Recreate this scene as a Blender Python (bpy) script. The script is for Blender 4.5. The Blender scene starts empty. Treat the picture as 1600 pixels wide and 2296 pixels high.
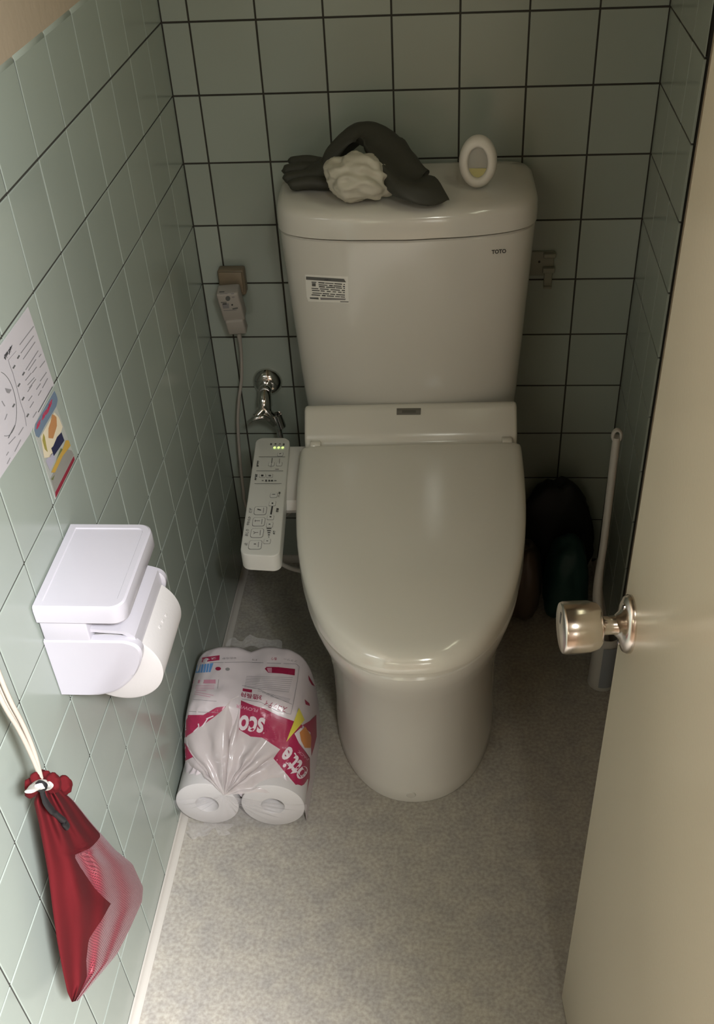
import bpy, bmesh, math, random
from mathutils import Vector, Matrix, noise
from mathutils.bvhtree import BVHTree
random.seed(7)
PI = math.pi
scn = bpy.context.scene
COL = scn.collection

# ------------------------------------------------------------------ camera
F_PX, CX, CY = 2316.43, 831.30, 1355.55
CAM = Vector((0.4826, -1.8624, 1.5103))
RX, RY, RZ = -0.722139, 0.0569332, 0.1036846
ROT = Matrix.Rotation(RZ, 3, 'Z') @ Matrix.Rotation(RX, 3, 'X') @ Matrix.Rotation(RY, 3, 'Y')
cam_d = bpy.data.cameras.new('camera')
cam = bpy.data.objects.new('camera', cam_d)
COL.objects.link(cam)
_r, _f, _u = ROT.col[0], ROT.col[1], ROT.col[2]
M = Matrix(((_r[0], _u[0], -_f[0]), (_r[1], _u[1], -_f[1]), (_r[2], _u[2], -_f[2]))).to_4x4()
M.translation = CAM
cam.matrix_world = M
cam_d.sensor_fit = 'HORIZONTAL'
cam_d.sensor_width = 36.0
cam_d.lens = F_PX / 1600 * 36.0
cam_d.shift_x = (800 - CX) / 1600
cam_d.shift_y = (CY - 1148) / 1600
cam_d.clip_start = 0.01
scn.camera = cam

def ray(u, v):
    return (ROT @ Vector(((u - CX) / F_PX, 1.0, -(v - CY) / F_PX))).normalized()
def at(u, v, axis, val):
    d = ray(u, v); i = 'xyz'.index(axis)
    return CAM + d * ((val - CAM[i]) / d[i])

# ------------------------------------------------------------------ world, lights, exposure
w = bpy.data.worlds.new('sky'); scn.world = w; w.use_nodes = True
bg = w.node_tree.nodes['Background']
bg.inputs['Color'].default_value = (0.75, 0.85, 1.0, 1)
bg.inputs['Strength'].default_value = 1.0
def area(name, loc, target, sx, sy, power, color):
    l = bpy.data.lights.new(name, 'AREA'); l.shape = 'RECTANGLE'; l.size = sx; l.size_y = sy
    l.energy = power; l.color = color
    o = bpy.data.objects.new(name, l); COL.objects.link(o); o.location = loc
    o.rotation_euler = (Vector(target) - Vector(loc)).to_track_quat('-Z', 'Y').to_euler()
    return o
area('daylight_small_window', (0.872, -0.75, 1.75), (0.0, -0.75, 1.75), 0.46, 0.31, 4.2, (0.98, 1.0, 0.72))
# daylight entering through the hall windows (set just outside their panes) and the two hall ceiling lamps
area('daylight_window_a', (1.72, -2.70, 1.575), (0.0, -2.70, 1.575), 1.40, 1.25, 65, (0.98, 1.02, 1.04))
area('daylight_window_b', (1.125, -4.12, 1.575), (1.125, 0, 1.575), 0.46, 0.40, 3.5, (1.0, 0.96, 0.78))
area('daylight_window_c', (-0.45, -4.12, 1.75), (-0.45, 0, 1.75), 0.95, 0.50, 4.0, (1.0, 0.93, 0.50))
area('lamp_light_small', (0.86, -2.40, 2.24), (0.86, -2.40, 0), 0.24, 0.40, 15, (0.98, 1.0, 0.90))
area('lamp_light_large', (1.20, -2.40, 2.24), (1.20, -2.40, 0), 0.40, 0.40, 255, (0.98, 0.985, 1.05))
scn.view_settings.view_transform = 'Standard'
scn.view_settings.look = 'None'
scn.view_settings.gamma = 1.0
scn.view_settings.use_curve_mapping = False
scn.view_settings.exposure = 0.06

# ------------------------------------------------------------------ materials
MATS = {}
def mat(name, col, rough=0.5, metal=0.0, spec=0.5, bump=None, vary=None, coat=0.0, alpha=1.0, trans=0.0, emit=None, sss=0.0):
    if name in MATS: return MATS[name]
    m = bpy.data.materials.new(name); m.use_nodes = True
    nt = m.node_tree; b = nt.nodes['Principled BSDF']
    c = tuple(col) + (1.0,)
    b.inputs['Base Color'].default_value = c
    b.inputs['Roughness'].default_value = rough
    b.inputs['Metallic'].default_value = metal
    b.inputs['Specular IOR Level'].default_value = spec
    b.inputs['Coat Weight'].default_value = coat
    b.inputs['Coat Roughness'].default_value = 0.06
    b.inputs['Alpha'].default_value = alpha
    b.inputs['Transmission Weight'].default_value = trans
    if emit:
        b.inputs['Emission Color'].default_value = tuple(emit[0]) + (1,)
        b.inputs['Emission Strength'].default_value = emit[1]
    tc = nt.nodes.new('ShaderNodeTexCoord')
    if vary:      # (scale, amount, detail)
        n = nt.nodes.new('ShaderNodeTexNoise'); n.inputs['Scale'].default_value = vary[0]; n.inputs['Detail'].default_value = vary[2]
        nt.links.new(tc.outputs['Object'], n.inputs['Vector'])
        mx = nt.nodes.new('ShaderNodeMixRGB')
        mx.inputs['Color1'].default_value = tuple(x * (1 - vary[1]) for x in col) + (1,)
        mx.inputs['Color2'].default_value = tuple(min(1, x * (1 + vary[1])) for x in col) + (1,)
        nt.links.new(n.outputs['Fac'], mx.inputs['Fac'])
        nt.links.new(mx.outputs['Color'], b.inputs['Base Color'])
    if bump:      # (scale, strength, distance)
        n = nt.nodes.new('ShaderNodeTexNoise'); n.inputs['Scale'].default_value = bump[0]; n.inputs['Detail'].default_value = 4
        nt.links.new(tc.outputs['Object'], n.inputs['Vector'])
        bp = nt.nodes.new('ShaderNodeBump'); bp.inputs['Strength'].default_value = bump[1]; bp.inputs['Distance'].default_value = bump[2]
        nt.links.new(n.outputs['Fac'], bp.inputs['Height'])
        nt.links.new(bp.outputs['Normal'], b.inputs['Normal'])
    MATS[name] = m
    return m

def tile_material():
    m = mat('mint_glazed_tile', (0.305, 0.343, 0.297), rough=0.20, spec=0.5)
    nt = m.node_tree; b = nt.nodes['Principled BSDF']
    oi = nt.nodes.new('ShaderNodeObjectInfo')
    hs = nt.nodes.new('ShaderNodeHueSaturation')
    mr = nt.nodes.new('ShaderNodeMapRange'); mr.inputs['To Min'].default_value = 0.94; mr.inputs['To Max'].default_value = 1.05
    nt.links.new(oi.outputs['Random'], mr.inputs['Value'])
    nt.links.new(mr.outputs['Result'], hs.inputs['Value'])
    hs.inputs['Color'].default_value = (0.305, 0.343, 0.297, 1)
    nt.links.new(hs.outputs['Color'], b.inputs['Base Color'])
    tc = nt.nodes.new('ShaderNodeTexCoord')
    n = nt.nodes.new('ShaderNodeTexNoise'); n.noise_dimensions = '4D'; n.inputs['Scale'].default_value = 14; n.inputs['Detail'].default_value = 2
    wm = nt.nodes.new('ShaderNodeMath'); wm.operation = 'MULTIPLY'; wm.inputs[1].default_value = 60
    nt.links.new(oi.outputs['Random'], wm.inputs[0]); nt.links.new(wm.outputs[0], n.inputs['W'])
    nt.links.new(tc.outputs['Object'], n.inputs['Vector'])
    bp = nt.nodes.new('ShaderNodeBump'); bp.inputs['Strength'].default_value = 0.10; bp.inputs['Distance'].default_value = 0.003
    nt.links.new(n.outputs['Fac'], bp.inputs['Height'])
    nt.links.new(bp.outputs['Normal'], b.inputs['Normal'])
    return m
def floor_material():
    m = mat('speckled_vinyl', (0.36, 0.335, 0.29), rough=0.42, spec=0.4)
    nt = m.node_tree; b = nt.nodes['Principled BSDF']
    tc = nt.nodes.new('ShaderNodeTexCoord')
    n1 = nt.nodes.new('ShaderNodeTexNoise'); n1.inputs['Scale'].default_value = 160; n1.inputs['Detail'].default_value = 3
    n2 = nt.nodes.new('ShaderNodeTexNoise'); n2.inputs['Scale'].default_value = 26; n2.inputs['Detail'].default_value = 5
    r1 = nt.nodes.new('ShaderNodeValToRGB')
    r1.color_ramp.elements[0].position = 0.33; r1.color_ramp.elements[0].color = (0.30, 0.275, 0.235, 1)
    r1.color_ramp.elements[1].position = 0.66; r1.color_ramp.elements[1].color = (0.41, 0.385, 0.335, 1)
    r2 = nt.nodes.new('ShaderNodeValToRGB')
    r2.color_ramp.elements[0].position = 0.35; r2.color_ramp.elements[0].color = (0.90, 0.90, 0.92, 1)
    r2.color_ramp.elements[1].position = 0.65; r2.color_ramp.elements[1].color = (1.06, 1.05, 1.02, 1)
    mx = nt.nodes.new('ShaderNodeMixRGB'); mx.blend_type = 'MULTIPLY'; mx.inputs['Fac'].default_value = 1
    for n in (n1, n2): nt.links.new(tc.outputs['Object'], n.inputs['Vector'])
    nt.links.new(n1.outputs['Fac'], r1.inputs['Fac']); nt.links.new(n2.outputs['Fac'], r2.inputs['Fac'])
    nt.links.new(r1.outputs['Color'], mx.inputs['Color1']); nt.links.new(r2.outputs['Color'], mx.inputs['Color2'])
    nt.links.new(mx.outputs['Color'], b.inputs['Base Color'])
    return m
def film_material(name, col, op, rough=0.18):
    m = bpy.data.materials.new(name); m.use_nodes = True
    nt = m.node_tree; b = nt.nodes['Principled BSDF']
    b.inputs['Base Color'].default_value = tuple(col) + (1,)
    b.inputs['Roughness'].default_value = rough
    b.inputs['Alpha'].default_value = op
    MATS[name] = m
    return m
def net_material(name, col, cell, hole):
    """woven net: threads opaque, square holes see-through, laid out in the UV map (metres)"""
    m = bpy.data.materials.new(name); m.use_nodes = True
    nt = m.node_tree; b = nt.nodes['Principled BSDF']
    b.inputs['Base Color'].default_value = tuple(col) + (1,)
    b.inputs['Roughness'].default_value = 0.38
    b.inputs['Sheen Weight'].default_value = 0.08
    uv = nt.nodes.new('ShaderNodeUVMap'); sp = nt.nodes.new('ShaderNodeSeparateXYZ')
    nt.links.new(uv.outputs['UV'], sp.inputs['Vector'])
    outs = []
    for ax in 'XY':
        mu = nt.nodes.new('ShaderNodeMath'); mu.operation = 'MULTIPLY'; mu.inputs[1].default_value = 1.0 / cell
        fr = nt.nodes.new('ShaderNodeMath'); fr.operation = 'FRACT'
        gt = nt.nodes.new('ShaderNodeMath'); gt.operation = 'GREATER_THAN'; gt.inputs[1].default_value = hole
        nt.links.new(sp.outputs[ax], mu.inputs[0]); nt.links.new(mu.outputs[0], fr.inputs[0]); nt.links.new(fr.outputs[0], gt.inputs[0])
        outs.append(gt)
    mxm = nt.nodes.new('ShaderNodeMath'); mxm.operation = 'MAXIMUM'
    nt.links.new(outs[0].outputs[0], mxm.inputs[0]); nt.links.new(outs[1].outputs[0], mxm.inputs[1])
    nt.links.new(mxm.outputs[0], b.inputs['Alpha'])
    MATS[name] = m
    return m

TILE = tile_material()
FLOOR = floor_material()
GROUT = mat('dark_grout', (0.035, 0.032, 0.025), 0.9)
PLASTER = mat('beige_plaster', (0.38, 0.305, 0.22), 0.85, bump=(60, 0.3, 0.003))
CEIL = mat('ceiling_board', (0.14, 0.12, 0.09), 0.9)
PORC = mat('ivory_porcelain', (0.63, 0.61, 0.555), 0.13, spec=0.55)
PLAS = mat('ivory_plastic', (0.63, 0.605, 0.535), 0.22, spec=0.5)
PLASG = mat('glossy_ivory_plastic', (0.68, 0.655, 0.58), 0.12, spec=0.9)
PANEL = mat('panel_grey_plastic', (0.55, 0.545, 0.50), 0.38)
WHITE = mat('white_plastic', (0.52, 0.50, 0.54), 0.22)
PAPERW = mat('tissue_paper', (0.60, 0.575, 0.56), 0.95, bump=(300, 0.15, 0.001))
CARD = mat('core_cardboard', (0.42, 0.36, 0.32), 0.9)
DOORM = mat('cream_door_paint', (0.59, 0.525, 0.40), 0.22, spec=0.4, bump=(220, 0.10, 0.0006))
DOORE = mat('door_edge_wood', (0.34, 0.26, 0.18), 0.6)
CHROME = mat('chrome', (0.75, 0.74, 0.72), 0.06, 1.0)
STEEL = mat('satin_steel', (0.62, 0.56, 0.50), 0.20, 1.0)
INK = mat('dark_ink', (0.035, 0.035, 0.035), 0.6)
INKG = mat('grey_ink', (0.11, 0.11, 0.105), 0.6)
INKL = mat('light_grey_ink', (0.22, 0.21, 0.21), 0.6)
BLACK = mat('black_plastic', (0.012, 0.012, 0.012), 0.4)

# ------------------------------------------------------------------ mesh helpers
def link(o, parent=None):
    COL.objects.link(o)
    if parent is not None: o.parent = parent
    return o
def mesh(name, verts, faces, m=None, parent=None, smooth=False, loc=None):
    me = bpy.data.meshes.new(name); me.from_pydata([tuple(v) for v in verts], [], faces); me.update()
    if m: me.materials.append(m)
    if smooth: me.polygons.foreach_set('use_smooth', [True] * len(me.polygons))
    o = bpy.data.objects.new(name, me)
    if loc is not None: o.location = loc
    return link(o, parent)
def from_bm(name, bm, m=None, parent=None, smooth=False, angle=None, loc=None):
    bmesh.ops.recalc_face_normals(bm, faces=bm.faces)
    me = bpy.data.meshes.new(name); bm.to_mesh(me); bm.free()
    if m: me.materials.append(m)
    if smooth:
        me.polygons.foreach_set('use_smooth', [True] * len(me.polygons))
        if angle is not None: me.set_sharp_from_angle(angle=math.radians(angle))
    o = bpy.data.objects.new(name, me)
    if loc is not None: o.location = loc
    return link(o, parent)
def tag(o, label, cat, group=None):
    o['label'] = label; o['category'] = cat
    if group: o['group'] = group
    return o
def struct(o): o['kind'] = 'structure'; return o
def empty(name, loc=(0, 0, 0), rz=0.0, label=None, cat=None):
    o = bpy.data.objects.new(name, None); o.location = loc; o.rotation_euler = (0, 0, rz); o.empty_display_size = 0.05
    COL.objects.link(o)
    if label: tag(o, label, cat)
    return o
def bm_box(bm, c, s, bevel=0.0, seg=2, rot=None):
    r = bmesh.ops.create_cube(bm, size=1.0)
    vs = r['verts']
    for v in vs: v.co = Vector((v.co.x * s[0], v.co.y * s[1], v.co.z * s[2]))
    if bevel > 0:
        es = list({e for v in vs for e in v.link_edges})
        rr = bmesh.ops.bevel(bm, geom=es, offset=bevel, segments=seg, profile=0.5, affect='EDGES')
        vs = list(set(rr['verts']) | {v for v in vs if v.is_valid})
    for v in vs:
        if rot is not None: v.co = rot @ v.co
        v.co += Vector(c)
    return vs
def box(name, c, s, m, parent=None, bevel=0.0, seg=2, rot=None):
    bm = bmesh.new(); bm_box(bm, c, s, bevel, seg, rot)
    return from_bm(name, bm, m, parent, smooth=bevel > 0, angle=50)
def loft(name, secs, m, parent=None, cap0=True, cap1=True, smooth=True, angle=60, closed=True):
    n = len(secs[0]); verts = [p for s in secs for p in s]; faces = []
    for i in range(len(secs) - 1):
        for j in range(n if closed else n - 1):
            k = (j + 1) % n
            faces.append((i * n + j, i * n + k, (i + 1) * n + k, (i + 1) * n + j))
    if cap0: faces.append(tuple(range(n)))
    if cap1: faces.append(tuple((len(secs) - 1) * n + j for j in range(n)))
    bm = bmesh.new(); bv = [bm.verts.new(v) for v in verts]
    for f in faces:
        try: bm.faces.new([bv[i] for i in f])
        except ValueError: pass
    return from_bm(name, bm, m, parent, smooth, angle)
def catmull(pts, n=8):
    pts = [Vector(p) for p in pts]; out = []
    for i in range(len(pts) - 1):
        p0 = pts[max(i - 1, 0)]; p1 = pts[i]; p2 = pts[i + 1]; p3 = pts[min(i + 2, len(pts) - 1)]
        for k in range(n):
            t = k / n
            out.append(0.5 * ((2 * p1) + (p2 - p0) * t + (2 * p0 - 5 * p1 + 4 * p2 - p3) * t * t + (3 * p1 - p0 - 3 * p2 + p3) * t ** 3))
    out.append(pts[-1]); return out
def tube_secs(path, rad, n=12, flat=1.0, up=(0, 0, 1)):
    path = [Vector(p) for p in path]; secs = []
    for i, p in enumerate(path):
        a = path[max(i - 1, 0)]; b = path[min(i + 1, len(path) - 1)]
        t = (b - a).normalized(); u = Vector(up)
        if abs(t.dot(u)) > 0.95: u = Vector((1, 0, 0)) if abs(t.x) < 0.9 else Vector((0, 1, 0))
        s = t.cross(u).normalized(); q = s.cross(t).normalized()
        r = rad[i] if isinstance(rad, (list, tuple)) else rad
        secs.append([p + s * (math.cos(2 * PI * k / n) * r) + q * (math.sin(2 * PI * k / n) * r * flat) for k in range(n)])
    return secs
def tube(name, path, rad, m, parent=None, n=12, flat=1.0):
    return loft(name, tube_secs(path, rad, n, flat), m, parent)
def lathe(name, prof, m, parent=None, n=40, origin=(0, 0, 0), axis=(0, 0, 1), angle=45):
    """prof: (radius, height along axis)"""
    ax = Vector(axis).normalized(); h = Vector((1, 0, 0)) if abs(ax.x) < 0.8 else Vector((0, 0, 1))
    s = ax.cross(h).normalized(); q = ax.cross(s)
    secs = [[Vector(origin) + ax * z + (s * math.cos(2 * PI * k / n) + q * math.sin(2 * PI * k / n)) * max(r, 1e-5) for k in range(n)] for r, z in prof]
    return loft(name, secs, m, parent, angle=angle)
def inflate(verts_fn): pass

# ------------------------------------------------------------------ prints: flat ink laid on real surfaces
def text_polys(s, bold=0.0):
    cu = bpy.data.curves.new('txt', 'FONT'); cu.body = s; cu.size = 1.0; cu.offset = bold; cu.resolution_u = 3
    o = bpy.data.objects.new('txt', cu); COL.objects.link(o)
    dg = bpy.context.evaluated_depsgraph_get()
    me = bpy.data.meshes.new_from_object(o.evaluated_get(dg))
    vs = [v.co.copy() for v in me.vertices]; fs = [tuple(p.vertices) for p in me.polygons]
    bpy.data.objects.remove(o); bpy.data.curves.remove(cu); bpy.data.meshes.remove(me)
    if not vs: return [], []
    x0 = min(v.x for v in vs); x1 = max(v.x for v in vs); y0 = min(v.y for v in vs); y1 = max(v.y for v in vs)
    return [((v.x - x0) / (x1 - x0), (v.y - y0) / max(1e-6, y1 - y0)) for v in vs], fs
class Surf:
    """a printable surface: list of mesh objects (world space) that pixel rays are dropped on"""
    def __init__(self, objs, h=0.0005):
        bpy.context.view_layer.update()
        vs, fs = [], []
        for o in objs:
            b = len(vs); mw = o.matrix_world
            vs += [mw @ v.co for v in o.data.vertices]; fs += [[i + b for i in p.vertices] for p in o.data.polygons]
        self.b = BVHTree.FromPolygons(vs, fs); self.h = h
    def hit(self, u, v, h):
        d = ray(u, v); p, n, i, dist = self.b.ray_cast(CAM, d)
        if p is None: return None
        if n.dot(d) > 0: n = -n
        return p + n * h
    def put(self, name, pts2, faces, m, parent, h=None):
        h = self.h if h is None else h
        P = [self.hit(u, v, h) for u, v in pts2]
        faces = [f for f in faces if all(P[i] is not None for i in f)]
        if not faces: return None
        P = [p if p is not None else Vector((0, 0, 0)) for p in P]
        bpy.context.view_layer.update()
        inv = parent.matrix_world.inverted() if parent else Matrix()
        used = sorted({i for f in faces for i in f}); ix = {k: n for n, k in enumerate(used)}
        return mesh(name, [inv @ P[i] for i in used], [tuple(ix[i] for i in f) for f in faces], m, parent)
    def poly(self, name, pts, m, parent, h=None, cuts=0):
        bm = bmesh.new(); f = bm.faces.new([bm.verts.new((x, y, 0)) for x, y in pts])
        bmesh.ops.triangulate(bm, faces=[f])
        for _ in range(cuts): bmesh.ops.subdivide_edges(bm, edges=bm.edges[:], cuts=1, use_grid_fill=True)
        bm.verts.index_update()
        vs = [(v.co.x, v.co.y) for v in bm.verts]; fs = [tuple(v.index for v in f.verts) for f in bm.faces]; bm.free()
        return self.put(name, vs, fs, m, parent, h)
    def line(self, name, a, b, wpx, m, parent, h=None, n=1):
        ax, ay = a; bx, by = b; L = math.hypot(bx - ax, by - ay); nx, ny = -(by - ay) / L * wpx / 2, (bx - ax) / L * wpx / 2
        vs = []; fs = []
        for i in range(n + 1):
            t = i / n; x = ax + (bx - ax) * t; y = ay + (by - ay) * t
            vs += [(x + nx, y + ny), (x - nx, y - ny)]
        for i in range(n): fs.append((2 * i, 2 * i + 1, 2 * i + 3, 2 * i + 2))
        return self.put(name, vs, fs, m, parent, h)
    def lines(self, name, segs, wpx, m, parent, h=None, n=2):
        vs = []; fs = []
        for a, b in segs:
            ax, ay = a; bx, by = b; L = math.hypot(bx - ax, by - ay) or 1; nx, ny = -(by - ay) / L * wpx / 2, (bx - ax) / L * wpx / 2
            k = len(vs)
            for i in range(n + 1):
                t = i / n; x = ax + (bx - ax) * t; y = ay + (by - ay) * t
                vs += [(x + nx, y + ny), (x - nx, y - ny)]
            for i in range(n): fs.append((k + 2 * i, k + 2 * i + 1, k + 2 * i + 3, k + 2 * i + 2))
        o = self.put(name, vs, fs, m, parent, h)
        if o: o['kind'] = 'stuff'
        return o
    def text(self, name, s, o, e, t, m, parent, h=None, bold=0.0):
        """o: pixel of lower-left of the text, e: lower-right, t: upper-left"""
        vs, fs = text_polys(s, bold)
        pts = [(o[0] + (e[0] - o[0]) * x + (t[0] - o[0]) * y, o[1] + (e[1] - o[1]) * x + (t[1] - o[1]) * y) for x, y in vs]
        return self.put(name, pts, fs, m, parent, h)

# ------------------------------------------------------------------ the room
PITCH = 0.11; VP = 0.111449; ZR0 = 1.122; ZTOP = 1.2345
A0 = 0.045627; WD = 0.8136; GAP = 0.0030; TP = 0.0014      # tile face stands TP proud of the grout bed
YEND = -1.74
struct(box('floor', (0.5, -0.82, -0.05), (1.9, 2.04, 0.1), FLOOR))
HALLW = mat('dark_wood_panelling', (0.13, 0.085, 0.05), 0.5)
struct(box('floor_hall', (0.5, -2.97, -0.05), (3.6, 2.26, 0.1), HALLW))
wb = struct(box('wall_back', (WD / 2, 0.05 + TP, ZTOP / 2), (WD + 0.3, 0.1, ZTOP), GROUT))
wl = struct(box('wall_left', (-0.05 - TP, YEND / 2, ZTOP / 2 - 0.004), (0.1, -YEND, ZTOP - 0.008), GROUT))
wr = struct(box('wall_right', (WD + 0.05 + TP, -0.15, ZTOP / 2), (0.1, 0.30, ZTOP), GROUT))
box('upper_plaster', (WD / 2, 0.06, (ZTOP + 2.3) / 2), (WD + 0.3, 0.1, 2.3 - ZTOP), PLASTER, wb)
box('upper_plaster', (-0.052, YEND / 2, (ZTOP + 2.3) / 2 - 0.004), (0.1, -YEND, 2.3 - ZTOP + 0.008), PLASTER, wl)
box('upper_plaster', (WD + 0.052, -0.155, (ZTOP + 2.3) / 2), (0.1, 0.31, 2.3 - ZTOP), PLASTER, wr)
for y0_, y1_, z0_, z1_ in ((YEND, -0.31, 0, 1.575), (YEND, -0.31, 1.925, 2.3), (YEND, -1.0, 1.575, 1.925), (-0.50, -0.31, 1.575, 1.925)):
    box('side_plaster', (WD + 0.056, (y0_ + y1_) / 2, (z0_ + z1_) / 2), (0.1, y1_ - y0_, z1_ - z0_), PLASTER, wr)
struct(box('ceiling', (0.4, YEND / 2, 2.35), (1.1, -YEND + 0.2, 0.1), CEIL))

def tile_mesh(w_, h_, top_round=0.0):
    """a glazed tile in its own XZ plane, face toward -Y, edges softly rounded; origin at the face centre"""
    t = TP + 0.002; e = 0.0006; b = 0.0006
    rings = [(0.0, t), (0.0, b), (e * 0.5, b * 0.2), (e * 1.3, 0.0)]
    verts = []; faces = []
    for inset, y in rings:
        x = w_ / 2 - inset; z = h_ / 2 - inset
        zt = z
        verts += [(-x, y, -z), (x, y, -z), (x, y, zt), (-x, y, zt)]
    for r in range(3):
        for k in range(4):
            kk = (k + 1) % 4
            faces.append((r * 4 + k, r * 4 + kk, (r + 1) * 4 + kk, (r + 1) * 4 + k))
    faces.append((12, 13, 14, 15))
    if top_round:
        # bullnose: the upper edge curls back to the wall
        verts = []; faces = []
        prof = [(-h_ / 2, t), (-h_ / 2, b), (-h_ / 2 + e, 0.0)] + [(h_ / 2 - top_round + top_round * math.sin(a), top_round * 0.9 * (1 - math.cos(a))) for a in [i * PI / 10 for i in range(6)]]
        for z, y in prof:
            verts += [(-w_ / 2, y + 0.0012, z), (-w_ / 2, y + 0.0005, z), (-w_ / 2 + e, y, z), (w_ / 2 - e, y, z), (w_ / 2, y + 0.0005, z), (w_ / 2, y + 0.0012, z)]
        for i in range(len(prof) - 1):
            for k in range(5):
                faces.append((i * 6 + k, i * 6 + k + 1, (i + 1) * 6 + k + 1, (i + 1) * 6 + k))
    me = bpy.data.meshes.new('tile'); me.from_pydata(verts, [], faces); me.update(); me.materials.append(TILE)
    me.polygons.foreach_set('use_smooth', [bool(top_round) and abs(f.normal.y) < 0.999 and abs(f.normal.x) < 0.3 and f.normal.z > 0 for f in me.polygons]); me.update()
    return me
_tm = {}
def put_tile(parent, centre, w_, h_, rz, top=False):
    key = (round(w_, 4), round(h_, 4), top)
    if key not in _tm: _tm[key] = tile_mesh(w_ - GAP, h_ - GAP, 0.008 if top else 0.0)
    o = bpy.data.objects.new('tile', _tm[key])
    o.location = centre
    o.rotation_euler = (random.gauss(0, 0.0022), random.gauss(0, 0.0012), rz + random.gauss(0, 0.0022))
    link(o, parent)
rows = [(ZR0, ZTOP, True)] + [(ZR0 - (k + 1) * VP, ZR0 - k * VP, False) for k in range(10)]
xs = [0.0] + [A0 + i * PITCH for i in range(7)] + [WD]
ys = [0.0] + [0.00725 - PITCH * k for k in range(1, 16)] + [YEND]
yr = [0.0, -0.1027, -0.2127, -0.306]
for z0, z1, top in rows:
    for i in range(len(xs) - 1):
        put_tile(wb, ((xs[i] + xs[i + 1]) / 2, 0, (z0 + z1) / 2), xs[i + 1] - xs[i], z1 - z0, 0.0, top)
    for i in range(len(ys) - 1):
        put_tile(wl, (0, (ys[i] + ys[i + 1]) / 2, (z0 + z1) / 2), ys[i] - ys[i + 1], z1 - z0, PI / 2, top)
    for i in range(len(yr) - 1):
        put_tile(wr, (WD, (yr[i] + yr[i + 1]) / 2, (z0 + z1) / 2), yr[i] - yr[i + 1], z1 - z0, -PI / 2, top)
# white cove strip between tiles and vinyl
def cove(name, p0, p1, nrm, m):
    p0 = Vector(p0); p1 = Vector(p1); nrm = Vector(nrm); secs = []
    for p in (p0, p1):
        s = [p, p + nrm * 0.013] + [p + nrm * (0.013 - 0.011 * math.sin(a)) + Vector((0, 0, 0.011 * (1 - math.cos(a)) + 0.001)) for a in [i * PI / 10 for i in range(6)]] + [p + Vector((0, 0, 0.013))]
        secs.append(s)
    return struct(loft(name, secs, m))
COVE = mat('white_sealant', (0.46, 0.43, 0.38), 0.5)
cove('trim_1', (0.0005, -0.001, 0), (0.0005, YEND, 0), (1, 0, 0), COVE)
cove('trim_2', (0.014, -0.0005, 0), (WD - 0.014, -0.0005, 0), (0, -1, 0), COVE)
cove('trim_3', (WD - 0.0005, -0.3, 0), (WD - 0.0005, -0.001, 0), (-1, 0, 0), COVE)

# the doorway behind the camera and the hall with its windows
HALLC = mat('hall_ceiling_board', (0.30, 0.25, 0.18), 0.8)
wf = struct(box('wall_front', (-0.55, -1.79, 1.15), (1.20, 0.1, 2.3), HALLW))
box('wall_pier', (1.25, -1.79, 1.15), (0.90, 0.1, 2.3), HALLW, wf)
box('lintel', (0.42, -1.79, 2.16), (0.76, 0.1, 0.28), HALLW, wf)
fr = struct(box('trim_4', (0.055, -1.79, 1.01), (0.03, 0.14, 2.02), DOORE))
box('jamb', (0.785, -1.79, 1.01), (0.03, 0.14, 2.02), DOORE, fr)
box('head', (0.42, -1.79, 2.01), (0.70, 0.14, 0.03), DOORE, fr)
struct(box('wall_hall_left', (-1.20, -2.97, 1.15), (0.1, 2.26, 2.3), HALLW))
struct(box('ceiling_hall', (0.5, -2.97, 2.35), (3.5, 2.35, 0.1), HALLC))
HALL_WIN = [('x', WD + 0.046, -1.0, -0.50, 1.575, 1.925), ('x', 1.65, -3.40, -2.00, 0.95, 2.20), ('y', -4.05, 0.875, 1.375, 1.355, 1.795), ('y', -4.05, -0.95, 0.05, 1.48, 2.02)]
def wall_with_holes(name, axis, pos, lo, hi, holes):
    """a 10 cm wall in the plane axis=pos from lo to hi, 2.3 m high, built around its window openings"""
    def b(nm, a0, a1, z0, z1, parent=None):
        c, s = ((pos, (a0 + a1) / 2, (z0 + z1) / 2), (0.1, a1 - a0, z1 - z0)) if axis == 'x' else (((a0 + a1) / 2, pos, (z0 + z1) / 2), (a1 - a0, 0.1, z1 - z0))
        return box(nm, c, s, HALLW, parent)
    zmin = min(h[2] for h in holes); root = struct(b(name, lo, hi, 0, zmin)); x = lo
    for a0, a1, z0, z1 in sorted(holes):
        b('wall_panel', x, a0, zmin, 2.3, root)
        if z0 > zmin: b('wall_panel', a0, a1, zmin, z0, root)
        b('wall_panel', a0, a1, z1, 2.3, root); x = a1
    b('wall_panel', x, hi, zmin, 2.3, root)
wall_with_holes('wall_hall_right', 'x', 1.65, -4.10, -1.84, [(-3.40, -2.00, 0.95, 2.20)])
wall_with_holes('wall_hall_back', 'y', -4.05, -1.25, 1.60, [(0.875, 1.375, 1.355, 1.795), (-0.95, 0.05, 1.48, 2.02)])
PANE = film_material('window_glass', (0.9, 0.95, 0.95), 0.06, 0.05)
FRAMEM = mat('window_frame_aluminium', (0.35, 0.33, 0.30), 0.4, 0.6)
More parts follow.
